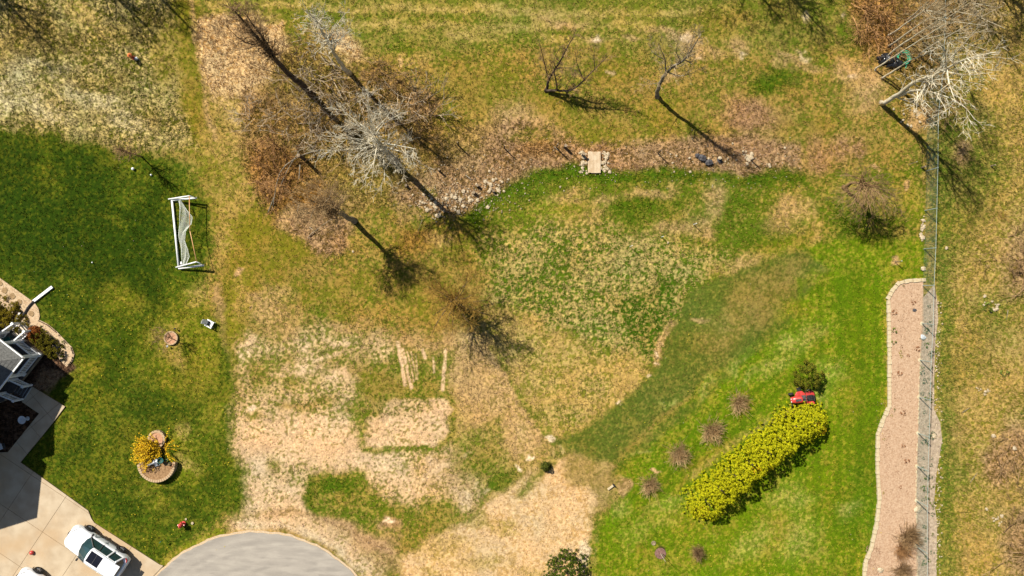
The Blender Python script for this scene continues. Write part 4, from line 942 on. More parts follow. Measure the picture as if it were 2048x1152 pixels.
D = [(1476,806,.95,.75,'twig_tan','round bare shrub in the bright lawn, highest of the four in the row'),
(1421,862,1.05,.85,'twig_tan','round bare shrub in the bright lawn, second from the top of the row'),
(1356,906,1.0,.8,'twig_tan','round bare shrub in the bright lawn, third from the top of the row'),
(1299,969,.85,.7,'twig_tan','round bare shrub in the bright lawn, lowest of the row'),
(1393,1103,.6,.9,'twig_brown','small bare shrub alone in the lawn right of the staked mulch ring'),
(1812,1072,1.05,1.1,'twig_brown','larger bare shrub at the fence end of the planting bed'),
(1800,1098,.8,.8,'twig_rust','orange brown dry shrub under the larger one in the planting bed'),
(1802,1140,.9,.8,'twig_brown','bare shrub at the bottom edge of the planting bed')]
for k, (x, y, ra, h, mt, lb) in enumerate(D):
    shrub('bare_shrub', x, y, ra, h, mt, lb, 'shrub', 'bare shrubs', TBd[k % 2], k)
# fallen branches
for k, (P, rd, lb) in enumerate([([(640,300,.5),(600,312,.5),(560,345,.4),(545,420,.2)],.05,'long fallen branch crossing the rusty heap'),([(660,300,.2),(640,318,.2)],.06,'short broken log right of the fallen branches'),([(600,300,.4),(575,340,.5),(560,375,.3)],.04,'thin fallen branch inside the rusty heap'),([(548,395,.2),(536,425,.15)],.06,'dead stick at the lower tip of the rusty heap'),([(600,330,.2),(598,358,.2)],.07,'pale upright log by the dark shade of the heap'),([(595,425,.2),(597,410,.6)],.06,'pale snag beneath the leaning grey tree'),([(500,207,.1),(525,197,.1)],.03,'pale stick lying on dry grass left of the brush'),([(1108,293,.1),(1118,302,.1)],.03,'white stick on the litter near the two posts'),([(2016,620,.1),(2013,640,.1)],.03,'bent pale stick in the right meadow'),([(1925,825,.05),(1940,815,.05)],.025,'pale stick by the widened gravel'),([(1940,965,.05),(1955,945,.05)],.025,'forked dry stick low in the right meadow'),([(931,350,.1),(944,360,.1)],.04,'short pale log among the field stones'),([(845,438,.1),(835,465,.1)],.02,'thin twig on the grass below the stones'),([(620,470,.1),(660,440,.3),(690,430,.2)],.02,'dry arching cane under the leaning grey tree')]):
    b = W(P[0][0], P[0][1]); pts = smooth([W(*p) - b for p in P], 3); m = MB(); m.tube(pts, [rd * (1 - .5 * i / (len(pts) - 1)) for i in range(len(pts))], 6)
    tag(m.obj('fallen_branch', MT['bark_grey'], loc=b, smooth=True), lb, 'branch')
# dense evergreens built of many leaf faces
def leafy(name, n, shape, seed, size, cols, inner=.55, thin=.4, gain=1.0):
    r = np.random.default_rng(seed)
    P, N = shape(r, n)
    t = r.normal(size=(n, 3)); a = np.cross(N + t * .7, r.normal(size=(n, 3))); a /= np.linalg.norm(a, axis=1)[:, None]
    b = np.cross(N + t * .5, a); b /= np.linalg.norm(b, axis=1)[:, None]
    s = r.uniform(.6, 1.3, n)[:, None] * size
    V = np.stack([P - a * s, P - b * s * thin, P + a * s, P + b * s * thin], 1).reshape(-1, 3)
    cl = np.array([alb(c) for c in cols]) * gain; w_ = r.dirichlet(np.ones(len(cols)) * .7, n); C = (w_ @ cl)
    C = np.repeat(C * r.uniform(.75, 1.2, n)[:, None], 4, 0)
    return grid_mesh(name, V.astype(np.float32), np.arange(4 * n).reshape(-1, 4), MT['leaf_attr'], C)
def cone_shape(h, rad, lump=9, base=.08, pw=.8):
    def f(r, n):
        cdir = r.normal(size=(lump * 14, 3)); cdir[:, 2] = 0
        u = r.random(n) ** .7; z = base + (1 - u) * 0 + (h - base) * (1 - np.sqrt(r.random(n)))
        a = r.uniform(0, 2 * np.pi, n); q = z / h
        R_ = rad * (1 - q) ** pw * (1 + .16 * np.sin(a * 7 + z * 9) + .12 * np.sin(a * 13 - z * 17 + 1)) + .04
        d = 1 - np.abs(r.normal(0, .16, n)); d = np.clip(d, .2, 1.06)
        P = np.stack([R_ * d * np.cos(a), R_ * d * np.sin(a), z + r.normal(0, .03, n)], 1)
        N = np.stack([np.cos(a), np.sin(a), np.full(n, .8)], 1); return P, N
    return f
def dome_shape(h, rad, seedlump=0, lumps=24, flat=1.0):
    def f(r, n):
        v = r.normal(size=(n, 3)); v[:, 2] = np.abs(v[:, 2]); v /= np.linalg.norm(v, axis=1)[:, None]
        c = r.normal(size=(lumps, 3)); c[:, 2] = np.abs(c[:, 2]); c /= np.linalg.norm(c, axis=1)[:, None]
        dt = (v @ c.T).max(1); k = .78 + .3 * np.clip((dt - .8) / .2, 0, 1)
        d = np.clip(1 - np.abs(r.normal(0, .14, n)), .3, 1.08) * k
        return v * d[:, None] * np.array([rad, rad, h]), v
    return f
def clumpy(shape, M, cr, per, seed):
    """leaves gathered in tufts on the shape, with gaps between them"""
    def f(r, n):
        C, N = shape(np.random.default_rng(seed), M); N = N / np.linalg.norm(N, axis=1)[:, None]
        k = r.integers(0, M, n); v = r.normal(size=(n, 3)); v /= np.linalg.norm(v, axis=1)[:, None]
        v = v + N[k] * .9 + np.array([0, 0, .5]); v /= np.linalg.norm(v, axis=1)[:, None]
        s = cr * (.6 + .8 * ((k * 7919) % 97) / 97.)
        P = C[k] + v * (s * np.sqrt(r.random(n)))[:, None]; P[:, 2] = np.maximum(P[:, 2], .03)
        return P, v
    return f
ARB = [leafy('foliage', 13000, clumpy(cone_shape(3.0, 1.48, pw=.7), 620, .11, 0, 60 + k), 70 + k, .055, [(160,170,8),(218,212,20),(248,234,40),(116,134,10)], gain=1.2, thin=.28) for k in range(3)]
ARBO = leafy('foliage', 5000, clumpy(cone_shape(2.7, 1.1, pw=.6), 90, .2, 0, 59), 79, .075, [(216,170,16),(240,206,34),(250,210,50),(150,130,8)], gain=1.25)
spots = [(1610,838,2.5,''),(1582,848,3.3,''),(1553,873,3.4,''),(1524,896,3.2,''),(1494,921,3.4,''),(1464,946,3.3,''),(1434,972,3.2,''),(1408,997,2.8,'')]
ordn = ['first','second','third','fourth','fifth','sixth','seventh','eighth','ninth']
for k, (x, y, h, _) in enumerate(spots):
    root = empty('arborvitae', W(x, y), f'yellow green arborvitae, {ordn[k]} in the diagonal hedge row counted from the red mower', 'hedge tree', 'arborvitae in the diagonal hedge row', k * 1.3)
    me = ARB[k % 3]
    o = link('foliage', me, root, (0, 0, 0), 0, (1.0 + .08 * math.sin(k * 3), 1.05, h / 3.0))
    if k == 0: mt = MB(); mt.tube([(0, 0, -.05), (0, 0, 1.2), (.02, 0, 2.2)], [.07, .05, .02], 6); TR = mt.mesh('trunk', MT['bark_dark'])
    link('trunk', TR, root)
# a few golden tipped shrubs on the sunny foot of the row
for k, (x, y) in enumerate([(1637,856),(1530,930),(1512,942),(1405,1022)]):
    tag(link('golden_shrub', ARBO, None, W(x, y), k, (.42, .42, .42)), ['golden tipped low shrub at the mower end of the hedge foot','golden tipped low shrub, upper of two at the middle of the hedge foot','golden tipped low shrub, lower of two at the middle of the hedge foot','golden tipped low shrub at the far low end of the hedge'][k], 'shrub', 'golden shrubs at the hedge foot')
EV = leafy('foliage', 5200, clumpy(dome_shape(1.6, 1.0), 70, .24, 0, 58), 80, .055, [(62,84,18),(124,126,34),(170,156,40),(40,54,12)])
EVD = leafy('foliage', 14000, clumpy(cone_shape(3.0, 1.6, pw=.6), 420, .16, 0, 57), 81, .055, [(44,70,10),(84,108,16),(120,134,26),(26,40,8)])
root = empty('evergreen_shrub', W(1611,750), 'dark olive evergreen shrub right behind the red mower', 'shrub'); link('foliage', EV, root)
root = empty('evergreen_tree', W(1134,1140), 'rounded dark green evergreen at the bottom edge below the straw area', 'tree'); link('foliage', EVD, root, (0, 0, .1), 0, (.95, .95, .8))
mt = MB(); mt.tube([(0, 0, -.05), (0, 0, 1.6)], [.1, .04], 6); mt.obj('trunk', MT['bark_dark'], root)
EVS = leafy('foliage', 900, cone_shape(.9, .38), 82, .06, [(60,80,20),(120,124,40),(40,50,16)])
tag(link('young_conifer', EVS, None, W(1092,932), 0), 'tiny dark conifer alone at the upper edge of the straw area', 'conifer')
HB = leafy('foliage', 2600, clumpy(dome_shape(.75, .55), 40, .16, 0, 56), 83, .045, [(58,62,12),(118,112,22),(164,148,36),(30,34,10)])
HBR = leafy('foliage', 3000, dome_shape(.7, .58), 84, .05, [(150,80,30),(196,120,50),(90,50,24)])
for k, (x, y, me, lb) in enumerate([(73,668,HBR,'rust brown clipped bush at the step end of the porch hedge'),(84,677,HB,'clipped green bush next to the rust brown one by the porch'),(95,686,HB,'clipped green bush in the middle of the porch hedge'),(106,694,HB,'clipped yellow green bush fourth along the porch hedge'),(114,701,HB,'clipped green bush at the lawn end of the porch hedge')]):
    tag(link('hedge_bush', me, None, W(x, y), k, 1.05), lb, 'bush', 'clipped bushes by the porch')
YB = leafy('foliage', 4500, clumpy(dome_shape(1.0, 1.25), 80, .22, 0, 55), 85, .055, [(96,92,16),(150,134,30),(188,160,40),(50,50,14)])
for k, (x, y, lb) in enumerate([(8,625,'olive green spreading juniper at the left edge by the gravel bed'),(28,640,'olive green spreading juniper beside the porch steps'),(2,650,'olive green spreading juniper behind the porch roof line')]):
    tag(link('juniper', YB, None, W(x, y), k, (.9, .9, .8)), lb, 'bush', 'junipers at the left edge')
# forsythia: arching yellow canes
fr = random.Random(4); m = MB(); cols = []
root = empty('forsythia', W(325,893), 'forsythia bush in full yellow bloom between the two stone planters', 'bush')
lf = []
for _ in range(170):
    a = fr.uniform(2.5, 4.1) if fr.random() < .85 else fr.uniform(0, 6.28); d = Vector((math.cos(a), math.sin(a) * .9 - .1, fr.uniform(.7, 1.8))).normalized(); p = Vector((fr.gauss(0, .1), fr.gauss(0, .1), 0)); pts = [p]
    l = fr.uniform(1.3, 2.3)
    for i in range(6):
        d = (d + Vector((0, 0, -.13)) + rvec(fr) * .14).normalized(); p = p + d * l / 6; p.z = max(p.z, .06); pts.append(p.copy())
        if i > 1:
            for _k in range(10): lf.append(p - d * l / 6 * fr.random() + rvec(fr) * .06)
    m.tube(pts, [.012, .011, .01, .009, .008, .006, .004], 3, False)
m.obj('canes', MT['twig_olive'], root)
lf = np.array([tuple(v) for v in lf])
def fs(r, n): return lf[:n], r.normal(size=(n, 3)) + np.array([0, 0, 1])
link('blossom', leafy('blossom', len(lf), fs, 86, .05, [(250,204,20),(255,224,60),(236,176,20),(200,160,20)], thin=.6, gain=1.3), root)
# small plants in the planting bed
PL = [leafy('leaves', 60, clumpy(dome_shape(.12, .13), 9, .1, 0, 51), 90 + k, .05, c) for k, c in enumerate([[(90,104,40),(130,144,60)],[(160,160,50),(190,170,50)],[(164,112,78),(196,140,98)],[(112,128,96),(146,160,124)]])]
for k, (x, y, s, t, lb) in enumerate([(1788,661,1.1,0,'green perennial tuft, upper of a pair by the left edging of the bed'),(1787,684,1.0,0,'green perennial tuft, lower of a pair by the left edging of the bed'),(1800,704,.7,1,'lime tuft, upper of two in the middle of the bed'),(1801,712,.7,1,'lime tuft, lower of two in the middle of the bed'),(1815,711,.7,2,'brown tuft right of the lime pair in the bed'),(1826,606,1.0,2,'reddish tuft near the top of the bed above the dark stone'),(1835,698,1.1,2,'russet tuft at the gravel edge of the bed'),(1799,746,1.1,2,'dry orange tuft in the middle of the bed'),(1805,824,1.1,2,'dry orange tuft below the middle of the bed'),(1788,819,.6,0,'small green tuft by the edging bend'),(1782,831,.5,1,'tiny lime tuft by the edging bend'),(1812,922,1.2,2,'dry brown clump low in the bed'),(1800,974,.7,2,'thin russet sprig low in the bed'),(1788,625,1.1,2,'brown withered clump at the top left of the bed'),(1767,878,.5,1,'tiny lime sprout beside the edging low in the bed'),(1766,985,.5,1,'tiny lime sprout further down beside the edging'),(1806,572,.5,0,'tiny green tuft inside the top curve of the bed'),(1805,892,.9,2,'crossed dry twigs in the bed')]):
    tag(link('bed_plant', PL[t], None, W(x, y) + Vector((0, 0, .05)), k, s), lb, 'plant', 'small plants in the planting bed')
wr = random.Random(8)
for k in range(60):
    x, y = wr.uniform(1843, 1866), wr.uniform(600, 1145)
    tag(link('weed', PL[3 if wr.random() < .6 else 0], None, W(x, y) + Vector((0, 0, .03)), k, wr.uniform(.5, 1.1)), 'grey green weed in the gravel strip under the fence, ' + ['top of the strip', 'above the evergreen', 'by the mower', 'by the bend', 'beside the hedge', 'lower bed', 'above the boulder', 'by bare shrubs'][min(7, int((y - 600) / 68.2))], 'weed', 'weeds in the gravel strip')
for k, (x, y) in enumerate([(85,656),(105,676),(126,686),(127,715)]):
    tag(link('bed_plant', PL[0], None, W(x, y) + Vector((0, 0, .05)), k, 1.0), ['small green clump in the curved gravel bed, nearest the steps','small green clump in the curved gravel bed, second from the steps','small green clump in the curved gravel bed, third from the steps','small green clump at the low end of the curved gravel bed'][k], 'plant', 'clumps in the curved gravel bed')
for k, (x, y, s, lb) in enumerate([(1975,615,2.0,'green weed clump ringed by white stones in the right meadow'),(2008,745,1.8,'dark green weed clump alone in the right meadow'),(2046,822,1.5,'green weed clump at the right picture edge')]):
    tag(link('weed_clump', PL[0], None, W(x, y), k, s), lb, 'weed')
# ============================================================ HOUSE
house = empty('house', W(-60, 720), 'white trimmed house corner with railed porch and grey shingle roof at the left edge', 'house')
hl = house.location
def loc(v): return (v[0] - hl.x, v[1] - hl.y, v[2] if len(v) > 2 else 0)
def locp(P): return [(p[0] - hl.x, p[1] - hl.y) for p in WP(P)]
Q = [(-700,600),(-40,640),(41,694),(12,752),(12,814),(-14,822),(-3,833),(-11,859),(-20,940),(-96,964),(-700,964)]
m = MB(); m.prism(locp([(-300 + (x + 300) * .9, 790 + (y - 790) * .9) for x, y in Q]), -.1, 5.9); m.obj('wall', MT['siding'], house)
QW = locp([(-300 + (x + 300) * .9, 790 + (y - 790) * .9) for x, y in Q])
for i in range(1, len(QW) - 1):
    a, b = Vector((*QW[i], 0)), Vector((*QW[i + 1], 0)); d = b - a
    if d.length < 1.9 and i != 8: continue
    u = d.normalized(); rz = math.atan2(u.y, u.x); nrm = Vector((-u.y, u.x, 0)); mid = (a + b) / 2
    for z in (1.7, 4.3):
        if i == 9 and z < 2: continue
        m = MB(); m.box(mid + Vector((0, 0, z)), (1.1, .12, 1.4), rz); fr_ = m.obj('window', MT['white'], house)
        for s_ in (-.25, .25): m = MB(); m.box(mid + u * s_ + Vector((0, 0, z)), (.42, .16, 1.22), rz); m.obj('pane', MT['glass'], fr_)
m = MB(); pts = locp(Q); a = loc(W(-340, 790)); n = len(pts); ap = (a[0], a[1], 8.6)
m.add([(x, y, 6.0) for x, y in pts] + [ap], [(i, (i + 1) % n, n)[::-1] for i in range(n)] + [tuple(range(n))])
mainroof = m.obj('roof', MT['shingle'], house)
# porch roof with white gutters
C0, U, Lw, AP = [W(0, 0)] * 4
def tp(x, y, h): v = W(x, y); return (v.x - hl.x, v.y - hl.y, h)
C0, U, Lw, AP, U2, L2_ = tp(97,709,3.0), tp(-30,611,3.0), tp(-5,839,3.0), tp(-30,725,4.25), tp(-90,640,3.6), tp(-90,800,3.6)
m = MB(); dz = -.12
m.add([C0, U, AP], [(0, 1, 2)]); m.add([C0, AP, Lw], [(0, 1, 2)]); m.add([U, U2, AP], [(0, 1, 2)]); m.add([Lw, AP, L2_], [(0, 1, 2)])
m.add([(p[0], p[1], p[2] + dz) for p in (C0, Lw, U)], [(0, 1, 2)])
pr = m.obj('porch_roof', MT['shingle'], house)
# shingle courses: thin overlapping strips parallel to the gutters
for (g0, g1) in ((C0, U), (C0, Lw)):
    a, b, c = Vector(g0), Vector(g1), Vector(AP); nrm = (b - a).cross(c - a).normalized()
    if nrm.z < 0: nrm = -nrm
    for k in range(15):
        t0, t1 = k / 15, (k + 1) / 15 + .01
        p0, q0, p1, q1 = a.lerp(c, t0), b.lerp(c, t0), a.lerp(c, t1), b.lerp(c, t1)
        mm = MB(); lo = nrm * .022; hi = nrm * .006
        mm.add([tuple(p0 + lo), tuple(q0 + lo), tuple(q1 + hi), tuple(p1 + hi), tuple(p0), tuple(q0)], [(0, 1, 2, 3), (0, 4, 5, 1)])
        mm.obj('shingle_course', MT['shingle'], pr)
for (g0, g1) in ((C0, U), (C0, Lw)):
    m = MB(); a, b = Vector(g0), Vector(g1); d = (b - a).normalized(); m.box((a + b) / 2 + Vector((0, 0, -.03)), ((b - a).length + .12, .13, .12), math.atan2(d.y, d.x)); m.obj('gutter', MT['white'], house)
# porch deck in boards
dp = locp([(50,676),(91,708),(58,750),(40,772),(16,800),(-60,830),(-60,600),(10,640)])
ddk = MB(); ddk.prism(dp, .1, .46); dk = ddk.obj('porch_deck', MT['wood_grey'], house)
an = math.atan2(-32, 41); ca, sa = math.cos(an), math.sin(an)
for j in range(-30, 40):
    y0 = j * .145; cell = [(x * ca - y * sa, x * sa + y * ca) for x, y in ((-12, y0), (12, y0), (12, y0 + .135), (-12, y0 + .135))]
    c = clip(dp, cell)
    if len(c) > 2:
        mm = MB(); mm.prism(c, .46, .5); mm.obj('deck_board', MT['deck'], dk)
def railing(p0, p1, z0, z1, hg=.95, name='railing', sp=.15):
    """p0,p1 photo pixels of the foot at heights z0,z1"""
    a = Vector(loc(W(*p0, z0))); b = Vector(loc(W(*p1, z1))); d = b - a; rz = math.atan2(d.y, d.x); L_ = Vector((d.x, d.y, 0)).length
    tl = Matrix.Rotation(-math.atan2(d.z, L_), 3, 'Y'); up = Vector((0, 0, 1))
    m = MB()
    m.box((a + b) / 2 + up * hg, (d.length, .09, .06), rz, tl)
    ro = m.obj(name, MT['white'], house); mb_ = MB(); mb_.box((a + b) / 2 + up * .12, (d.length, .06, .06), rz, tl); mb_.obj('bottom_rail', MT['white'], ro)
    n = max(2, int(d.length / sp))
    for i in range(1, n):
        mm = MB(); c = a.lerp(b, i / n); mm.box(c + up * (hg / 2 + .06), (.045, .04, hg - .12), rz); mm.obj('baluster', MT['white'], ro)
    for c in (a, b):
        mm = MB(); mm.box(c + up * (hg / 2), (.12, .12, hg + .14), rz); mm.box(c + up * (hg + .1), (.18, .18, .06), rz); mm.obj('newel_post', MT['white'], ro)
railing((46,683), (79,709), .5, .5); railing((79,711), (49,748), .5, .5)
railing((18,664), (43,646), .5, .2, 1.0); railing((43,681), (66,661), .5, .2, 1.0)
railing((35,757), (63,770), .5, .2, 1.0); railing((12,785), (45,798), .5, .2, 1.0)
railing((-8,700), (18,664), .5, .5); railing((-10,800),(12,785),.5,.5)
for x, y in ((80,709), (46,682), (49,748)):
    p = Vector(loc(W(x, y, .5))); m = MB(); m.box((p.x, p.y, 1.7), (.17, .17, 2.45), an); m.box((p.x, p.y, .6), (.24, .24, .2), an); m.obj('column', MT['white'], house)
for nm, (ax_, ay_), (bx, by), wv in (('front_stair', (36,772), (58,786), None), ('side_stair', (31,672), (56,652), None)):
    st = MB(); a = Vector(loc(W(ax_, ay_))); b = Vector(loc(W(bx, by))); d = (b - a); rz = math.atan2(d.y, d.x)
    st.box((a + b) / 2 + Vector((0, 0, .08)), (d.length, .9, .14), rz); so_ = st.obj(nm, MT['siding'], house)
    for k in range(5):
        c = a.lerp(b, (k + .5) / 5); mm = MB(); mm.box(c + Vector((0, 0, .46 - k * .075)), (d.length / 5 - .05, 1.0, .05), rz); mm.obj('tread', MT['tread'] if nm == 'side_stair' else MT['deck'], so_)
# teal porch chair
t = empty('porch_chair', W(22, 682, .5), 'teal plastic chair on the shaded porch under the roof', 'chair', None, .6)
for nm, c, s in (('seat', (0, 0, .4), (.5, .5, .05)), ('backrest', (-.25, 0, .75), (.05, .5, .6)), ('armrest', (0, .27, .62), (.5, .06, .04)), ('armrest', (0, -.27, .62), (.5, .06, .04))):
    m = MB(); m.box(c, s); m.obj(nm, MT['teal'], t, bevel=.01)
for sx in (-.2, .2):
    for sy in (-.22, .22): m = MB(); m.box((sx, sy, .2), (.05, .05, .4)); m.obj('leg', MT['teal'], t)
# downspout extension and drain hose
a, b = W(67.5, 603), W(106, 573.5); d = b - a
m = MB(); m.box((0, 0, .07), (d.length, .21, .12), math.atan2(d.y, d.x)); o = m.obj('downspout_extension', MT['white'], loc=(a + b) / 2, bevel=.02)
tag(o, 'white downspout extension lying on the dark lawn beside the gravel bed', 'drain pipe')
pts = smooth([W(68,602,.1), W(60,610,.1), W(53,620,.1), W(47,630,.1), W(36,642,.1)], 6); b0 = W(52, 620); m = MB()
m.tube([p - b0 for p in pts], [.075 + .012 * (i % 2) for i in range(len(pts))], 8); tag(m.obj('drain_hose', MT['black'], loc=b0), 'black corrugated drain hose crossing the gravel bed to the white spout', 'hose')
a, b = W(41,625,.2), W(31,640,.35); m = MB(); d = b - a; m.box((0, 0, 0), (d.length, .1, .08), math.atan2(d.y, d.x)); tag(m.obj('downspout_elbow', MT['white'], loc=(a + b) / 2), 'short white downspout piece between the black hose and the porch steps', 'drain pipe')
# shaded things by the driveway
t = empty('bird_bath', W(55, 837), 'pale round bird bath in the shaded bed beside the walkway', 'bird bath')
m = MB(); m.lathe([(.16, 0), (.1, .1), (.07, .5), (.1, .58)], n=14); m.obj('pedestal', MT['grey_pot'], t); m = MB(); m.lathe([(.1, .56), (.28, .66), (.3, .68), (.26, .67), (.05, .62)], n=18); m.obj('bowl', MT['grey_pot'], t)
t = empty('garden_bench', W(4, 893), 'blue white bench end in the shade at the left edge by the driveway', 'bench', None, .35)
for k in range(4): m = MB(); m.box((-.3, -.15 + k * .11, .42), (1.2, .09, .03)); m.obj('slat', MT['grey_pot'], t)
m = MB(); m.box((-.3, .33, .7), (1.2, .05, .4)); m.obj('backrest', MT['white'], t)
for sx in (-.8, .22): m = MB(); m.box((sx, 0, .21), (.06, .4, .42)); m.obj('leg', MT['metal_dark'], t)

# ============================================================ SOCCER GOAL
A0, A1 = (344, 401, .12), (357.5, 535.5, .12)
goal = empty('soccer_goal', W(350, 468), 'white portable soccer goal tipped on its crossbar at the lawn edge', 'goal'); g0 = goal.location
def G(p): return W(*p) - g0
def gt(nm, pts, rd, mat, n=8): m = MB(); m.tube([G(p) for p in pts], rd, n); return m.obj(nm, mat, goal, smooth=True)
gt('crossbar', [A0, A1], .08, MT['white'])
for (P0, P1, Pq, Pd) in (((343,400.5,.14), (393.5,395.8,.75), (378.5,391.8,1.25), (337,398.3,.14)), ((357.5,537,.14), (408,530.4,.75), (393.2,523.6,1.25), (352,534.6,.14))):
    gt('post', [P0, P1], .07, MT['white']); gt('side_bar', [Pd, Pq], .05, MT['white'])
    gt('corner_brace', [P1, Pq], .035, MT['galv'])
gt('back_pole', [(378.5,391.8,1.25), (379.2,425,1.22), (380,462.5,1.2)], .03, MT['rope'])
gt('back_pole', [(380,462.5,1.2), (386,490,1.22), (393.2,523.6,1.25)], .026, MT['rope'])
# sagging net
nr = random.Random(3); NU, NV = 64, 16
def netp(u, v):
    xl = 357 + 5.5 * u + 2 * math.sin(u * 9); xr = [362, 374, 384, 382, 371, 369, 375, 378, 374][min(8, int(u * 8))]
    i = min(7, int(u * 8)); f = u * 8 - i; tb = [360, 372, 384, 383, 371, 369, 376, 378, 373]; xr = tb[i] + (tb[i + 1] - tb[i]) * f
    y = 400 + u * 129; hh = .25 + .75 * v * (1 - .3 * math.sin(u * 7))
    return G((xl + (xr - xl) * v + math.sin(v * 9 + u * 20) * .7, y + math.sin(v * 5 + u * 12) * 1.5, hh + .12 * math.sin(v * 11 + u * 9)))
m = MB()
for i in range(NU + 1): m.tube([netp(i / NU, j / NV) for j in range(NV + 1)], .0065, 3, False)
for j in range(NV + 1): m.tube([netp(i / NU, j / NV) for i in range(NU + 1)], .0065 if 0 < j < NV else .014, 3, False)
m.obj('net', MT['net'], goal)
m = MB(); m.box((0, 0, 0), (.1, .2, .06)); o = m.obj('net_clip', MT['white'], goal, loc=G((362.5, 526, .15)))
dr0 = random.Random(77)
def ball(x, y, rr, mat, label, name='ball'):
    import bmesh
    bm = bmesh.new(); bmesh.ops.create_icosphere(bm, subdivisions=3, radius=rr); me = bpy.data.meshes.new(name); bm.to_mesh(me); bm.free(); me.materials.append(mat); me.shade_smooth()
    m2 = MT['black']; me.materials.append(m2)
    if rr > .08:
        for p in me.polygons:
            if rr > .08 and int(p.center.x * 13 / rr + 99) % 5 == 0 and int(p.center.z * 7 / rr + 50) % 3 == 0: p.material_index = 1 if mat is MT['white'] else 0
    return tag(link(name, me, None, W(x, y) + Vector((0, 0, rr))), label, 'ball')
ball(267, 338, .11, MT['white'], 'white soccer ball on the dark lawn below the thin brown sapling')
ball(185, 525, .05, MT['white'], 'tiny white ball alone on the dark lawn left of the goal')
ball(303, 350, .07, MT['white'], 'small whitish ball at the edge of the sapling shade')
ball(66, 1104, .16, MT['red'], 'red ball on the driveway above the partly visible second car')
# orange topped post in the rough meadow
t = empty('utility_post', W(268, 116), 'orange capped post with dark red barrel in the rough meadow, top left', 'hydrant')
m = MB(); m.lathe([(.15, 0), (.15, .05), (.1, .07), (.1, .6), (.13, .62)], n=12); m.obj('barrel', noisy('dark_red', (.2, .02, .015), (.28, .04, .03), 8, .5), t)
m = MB(); m.lathe([(.15, .6), (.17, .64), (.16, .72), (.08, .8), (.04, .82), (.04, .87), (.01, .88)], n=14); m.obj('cap', MT['orange'], t)
for s_ in (-1, 1): m = MB(); m.lathe([(.06, .09 * s_), (.06, .19 * s_), (.03, .2 * s_)], (0, 0, .45), 8, 'Y'); m.obj('outlet', MT['orange'], t)
m = MB(); m.box((.24, -.08, .12), (.2, .16, .22), .5); m.obj('valve_box', MT['grey_pot'], t)
# red hydrant
t = empty('fire_hydrant', W(367, 1047), 'red fire hydrant on the lawn near the round road', 'hydrant')
m = MB(); m.lathe([(.19, 0), (.19, .05), (.12, .06), (.12, .5), (.17, .51), (.17, .55), (.13, .56)], n=16); m.obj('barrel', MT['red'], t)
m = MB(); m.lathe([(.15, .56), (.15, .62), (.11, .72), (.04, .78), (.035, .84), (.01, .85)], n=16); m.obj('bonnet', MT['red'], t)
for a in (0, 1.57, 3.14, 4.2): m = MB(); c = (.17 * math.cos(a), .17 * math.sin(a), .42); m.tube([(c[0] * .5, c[1] * .5, .42), (c[0] * 1.45, c[1] * 1.45, .42)], .065, 8); m.obj('outlet', MT['red'], t)
t = empty('marker_stake', W(329, 1078), 'thin marker stake with a small dark plate on the lawn left of the red hydrant', 'stake')
m = MB(); m.tube([(0, 0, 0), (0, 0, .6)], .012, 5); m.obj('rod', MT['metal_dark'], t); m = MB(); m.box((0, 0, .66), (.2, .03, .16), .8); m.obj('plate', MT['teal'], t)

# slatted garden chair
t = empty('garden_chair', W(423, 647), 'white slatted garden chair standing alone at the lawn edge', 'chair', None, R(-28))
for k in range(5): m = MB(); m.box((.28 - k * .115, 0, .36 - k * .02), (.1, .56, .025)); m.obj('seat_slat', MT['white'], t)
for k in range(5):
    m = MB(); tl = Matrix.Rotation(R(-24), 3, 'Y'); m.box((-.42, -.24 + k * .12, .66), (.025, .1, .82 + .06 * (2 - abs(k - 2))), 0, tl); m.obj('back_slat', MT['white'], t)
for s_ in (-1, 1):
    m = MB(); m.box((.02, .36 * s_, .56), (.78, .13, .03)); m.obj('armrest', MT['white'], t)
    for sx in (-.3, .33): m = MB(); m.box((sx, .33 * s_, .28), (.09, .035, .56)); m.obj('leg', MT['white'], t)
m = MB(); m.box((0, 0, .3), (.75, .6, .03)); m.obj('seat_frame', MT['metal_dark'], t); t.scale = (.7, .62, .85)

# stone ring with mulch
def ring(name, x, y, rad, hgt, nb, a0, a1, label, soil, courses=1, bw=.16, chord=False):
    t = empty(name, W(x, y), label, 'planter')
    for c in range(courses):
        for k in range(nb):
            a = a0 + (a1 - a0) * (k + .5 + .5 * (c % 2)) / nb; w_ = abs(a1 - a0) * rad / nb - .015
            m = MB(); hh = hgt / courses; m.box((0, 0, 0), (bw, w_, hh - .01)); o = m.obj('block', MT['block'], t, loc=(rad * math.cos(a), rad * math.sin(a), hh * (c + .5)), bevel=.008); o.rotation_euler = (0, 0, a + rnd.uniform(-.04, .04))
    m = MB()
    if chord: P = [((rad) * math.cos(a0 + (a1 - a0) * i / 20), (rad) * math.sin(a0 + (a1 - a0) * i / 20)) for i in range(21)]
    else: P = [((rad) * math.cos(6.283 * i / 24), (rad) * math.sin(6.283 * i / 24)) for i in range(24)]
    m.prism(P, -.05, hgt - .06); m.obj('soil', soil, t); return t
SOILP = gravelmat('planter_mulch', alb((196, 140, 104)), alb((240, 190, 152)), 10)
SOILT = gravelmat('planter_soil', alb((132, 98, 66)), alb((206, 168, 124)), 7)
ring('stone_ring', 343, 676, .46, .16, 13, 0, 6.283, 'low round ring of stones filled with pink mulch on the left lawn', SOILP, 1, .1)
ring('round_planter', 316, 877, .56, .3, 15, 0, 6.283, 'small round block planter above the yellow forsythia', SOILP, 2, .16)
pl = ring('half_round_planter', 318, 924, 1.3, .5, 24, R(180), R(360), 'large half round block planter below the yellow forsythia', SOILT, 2, .2, True)
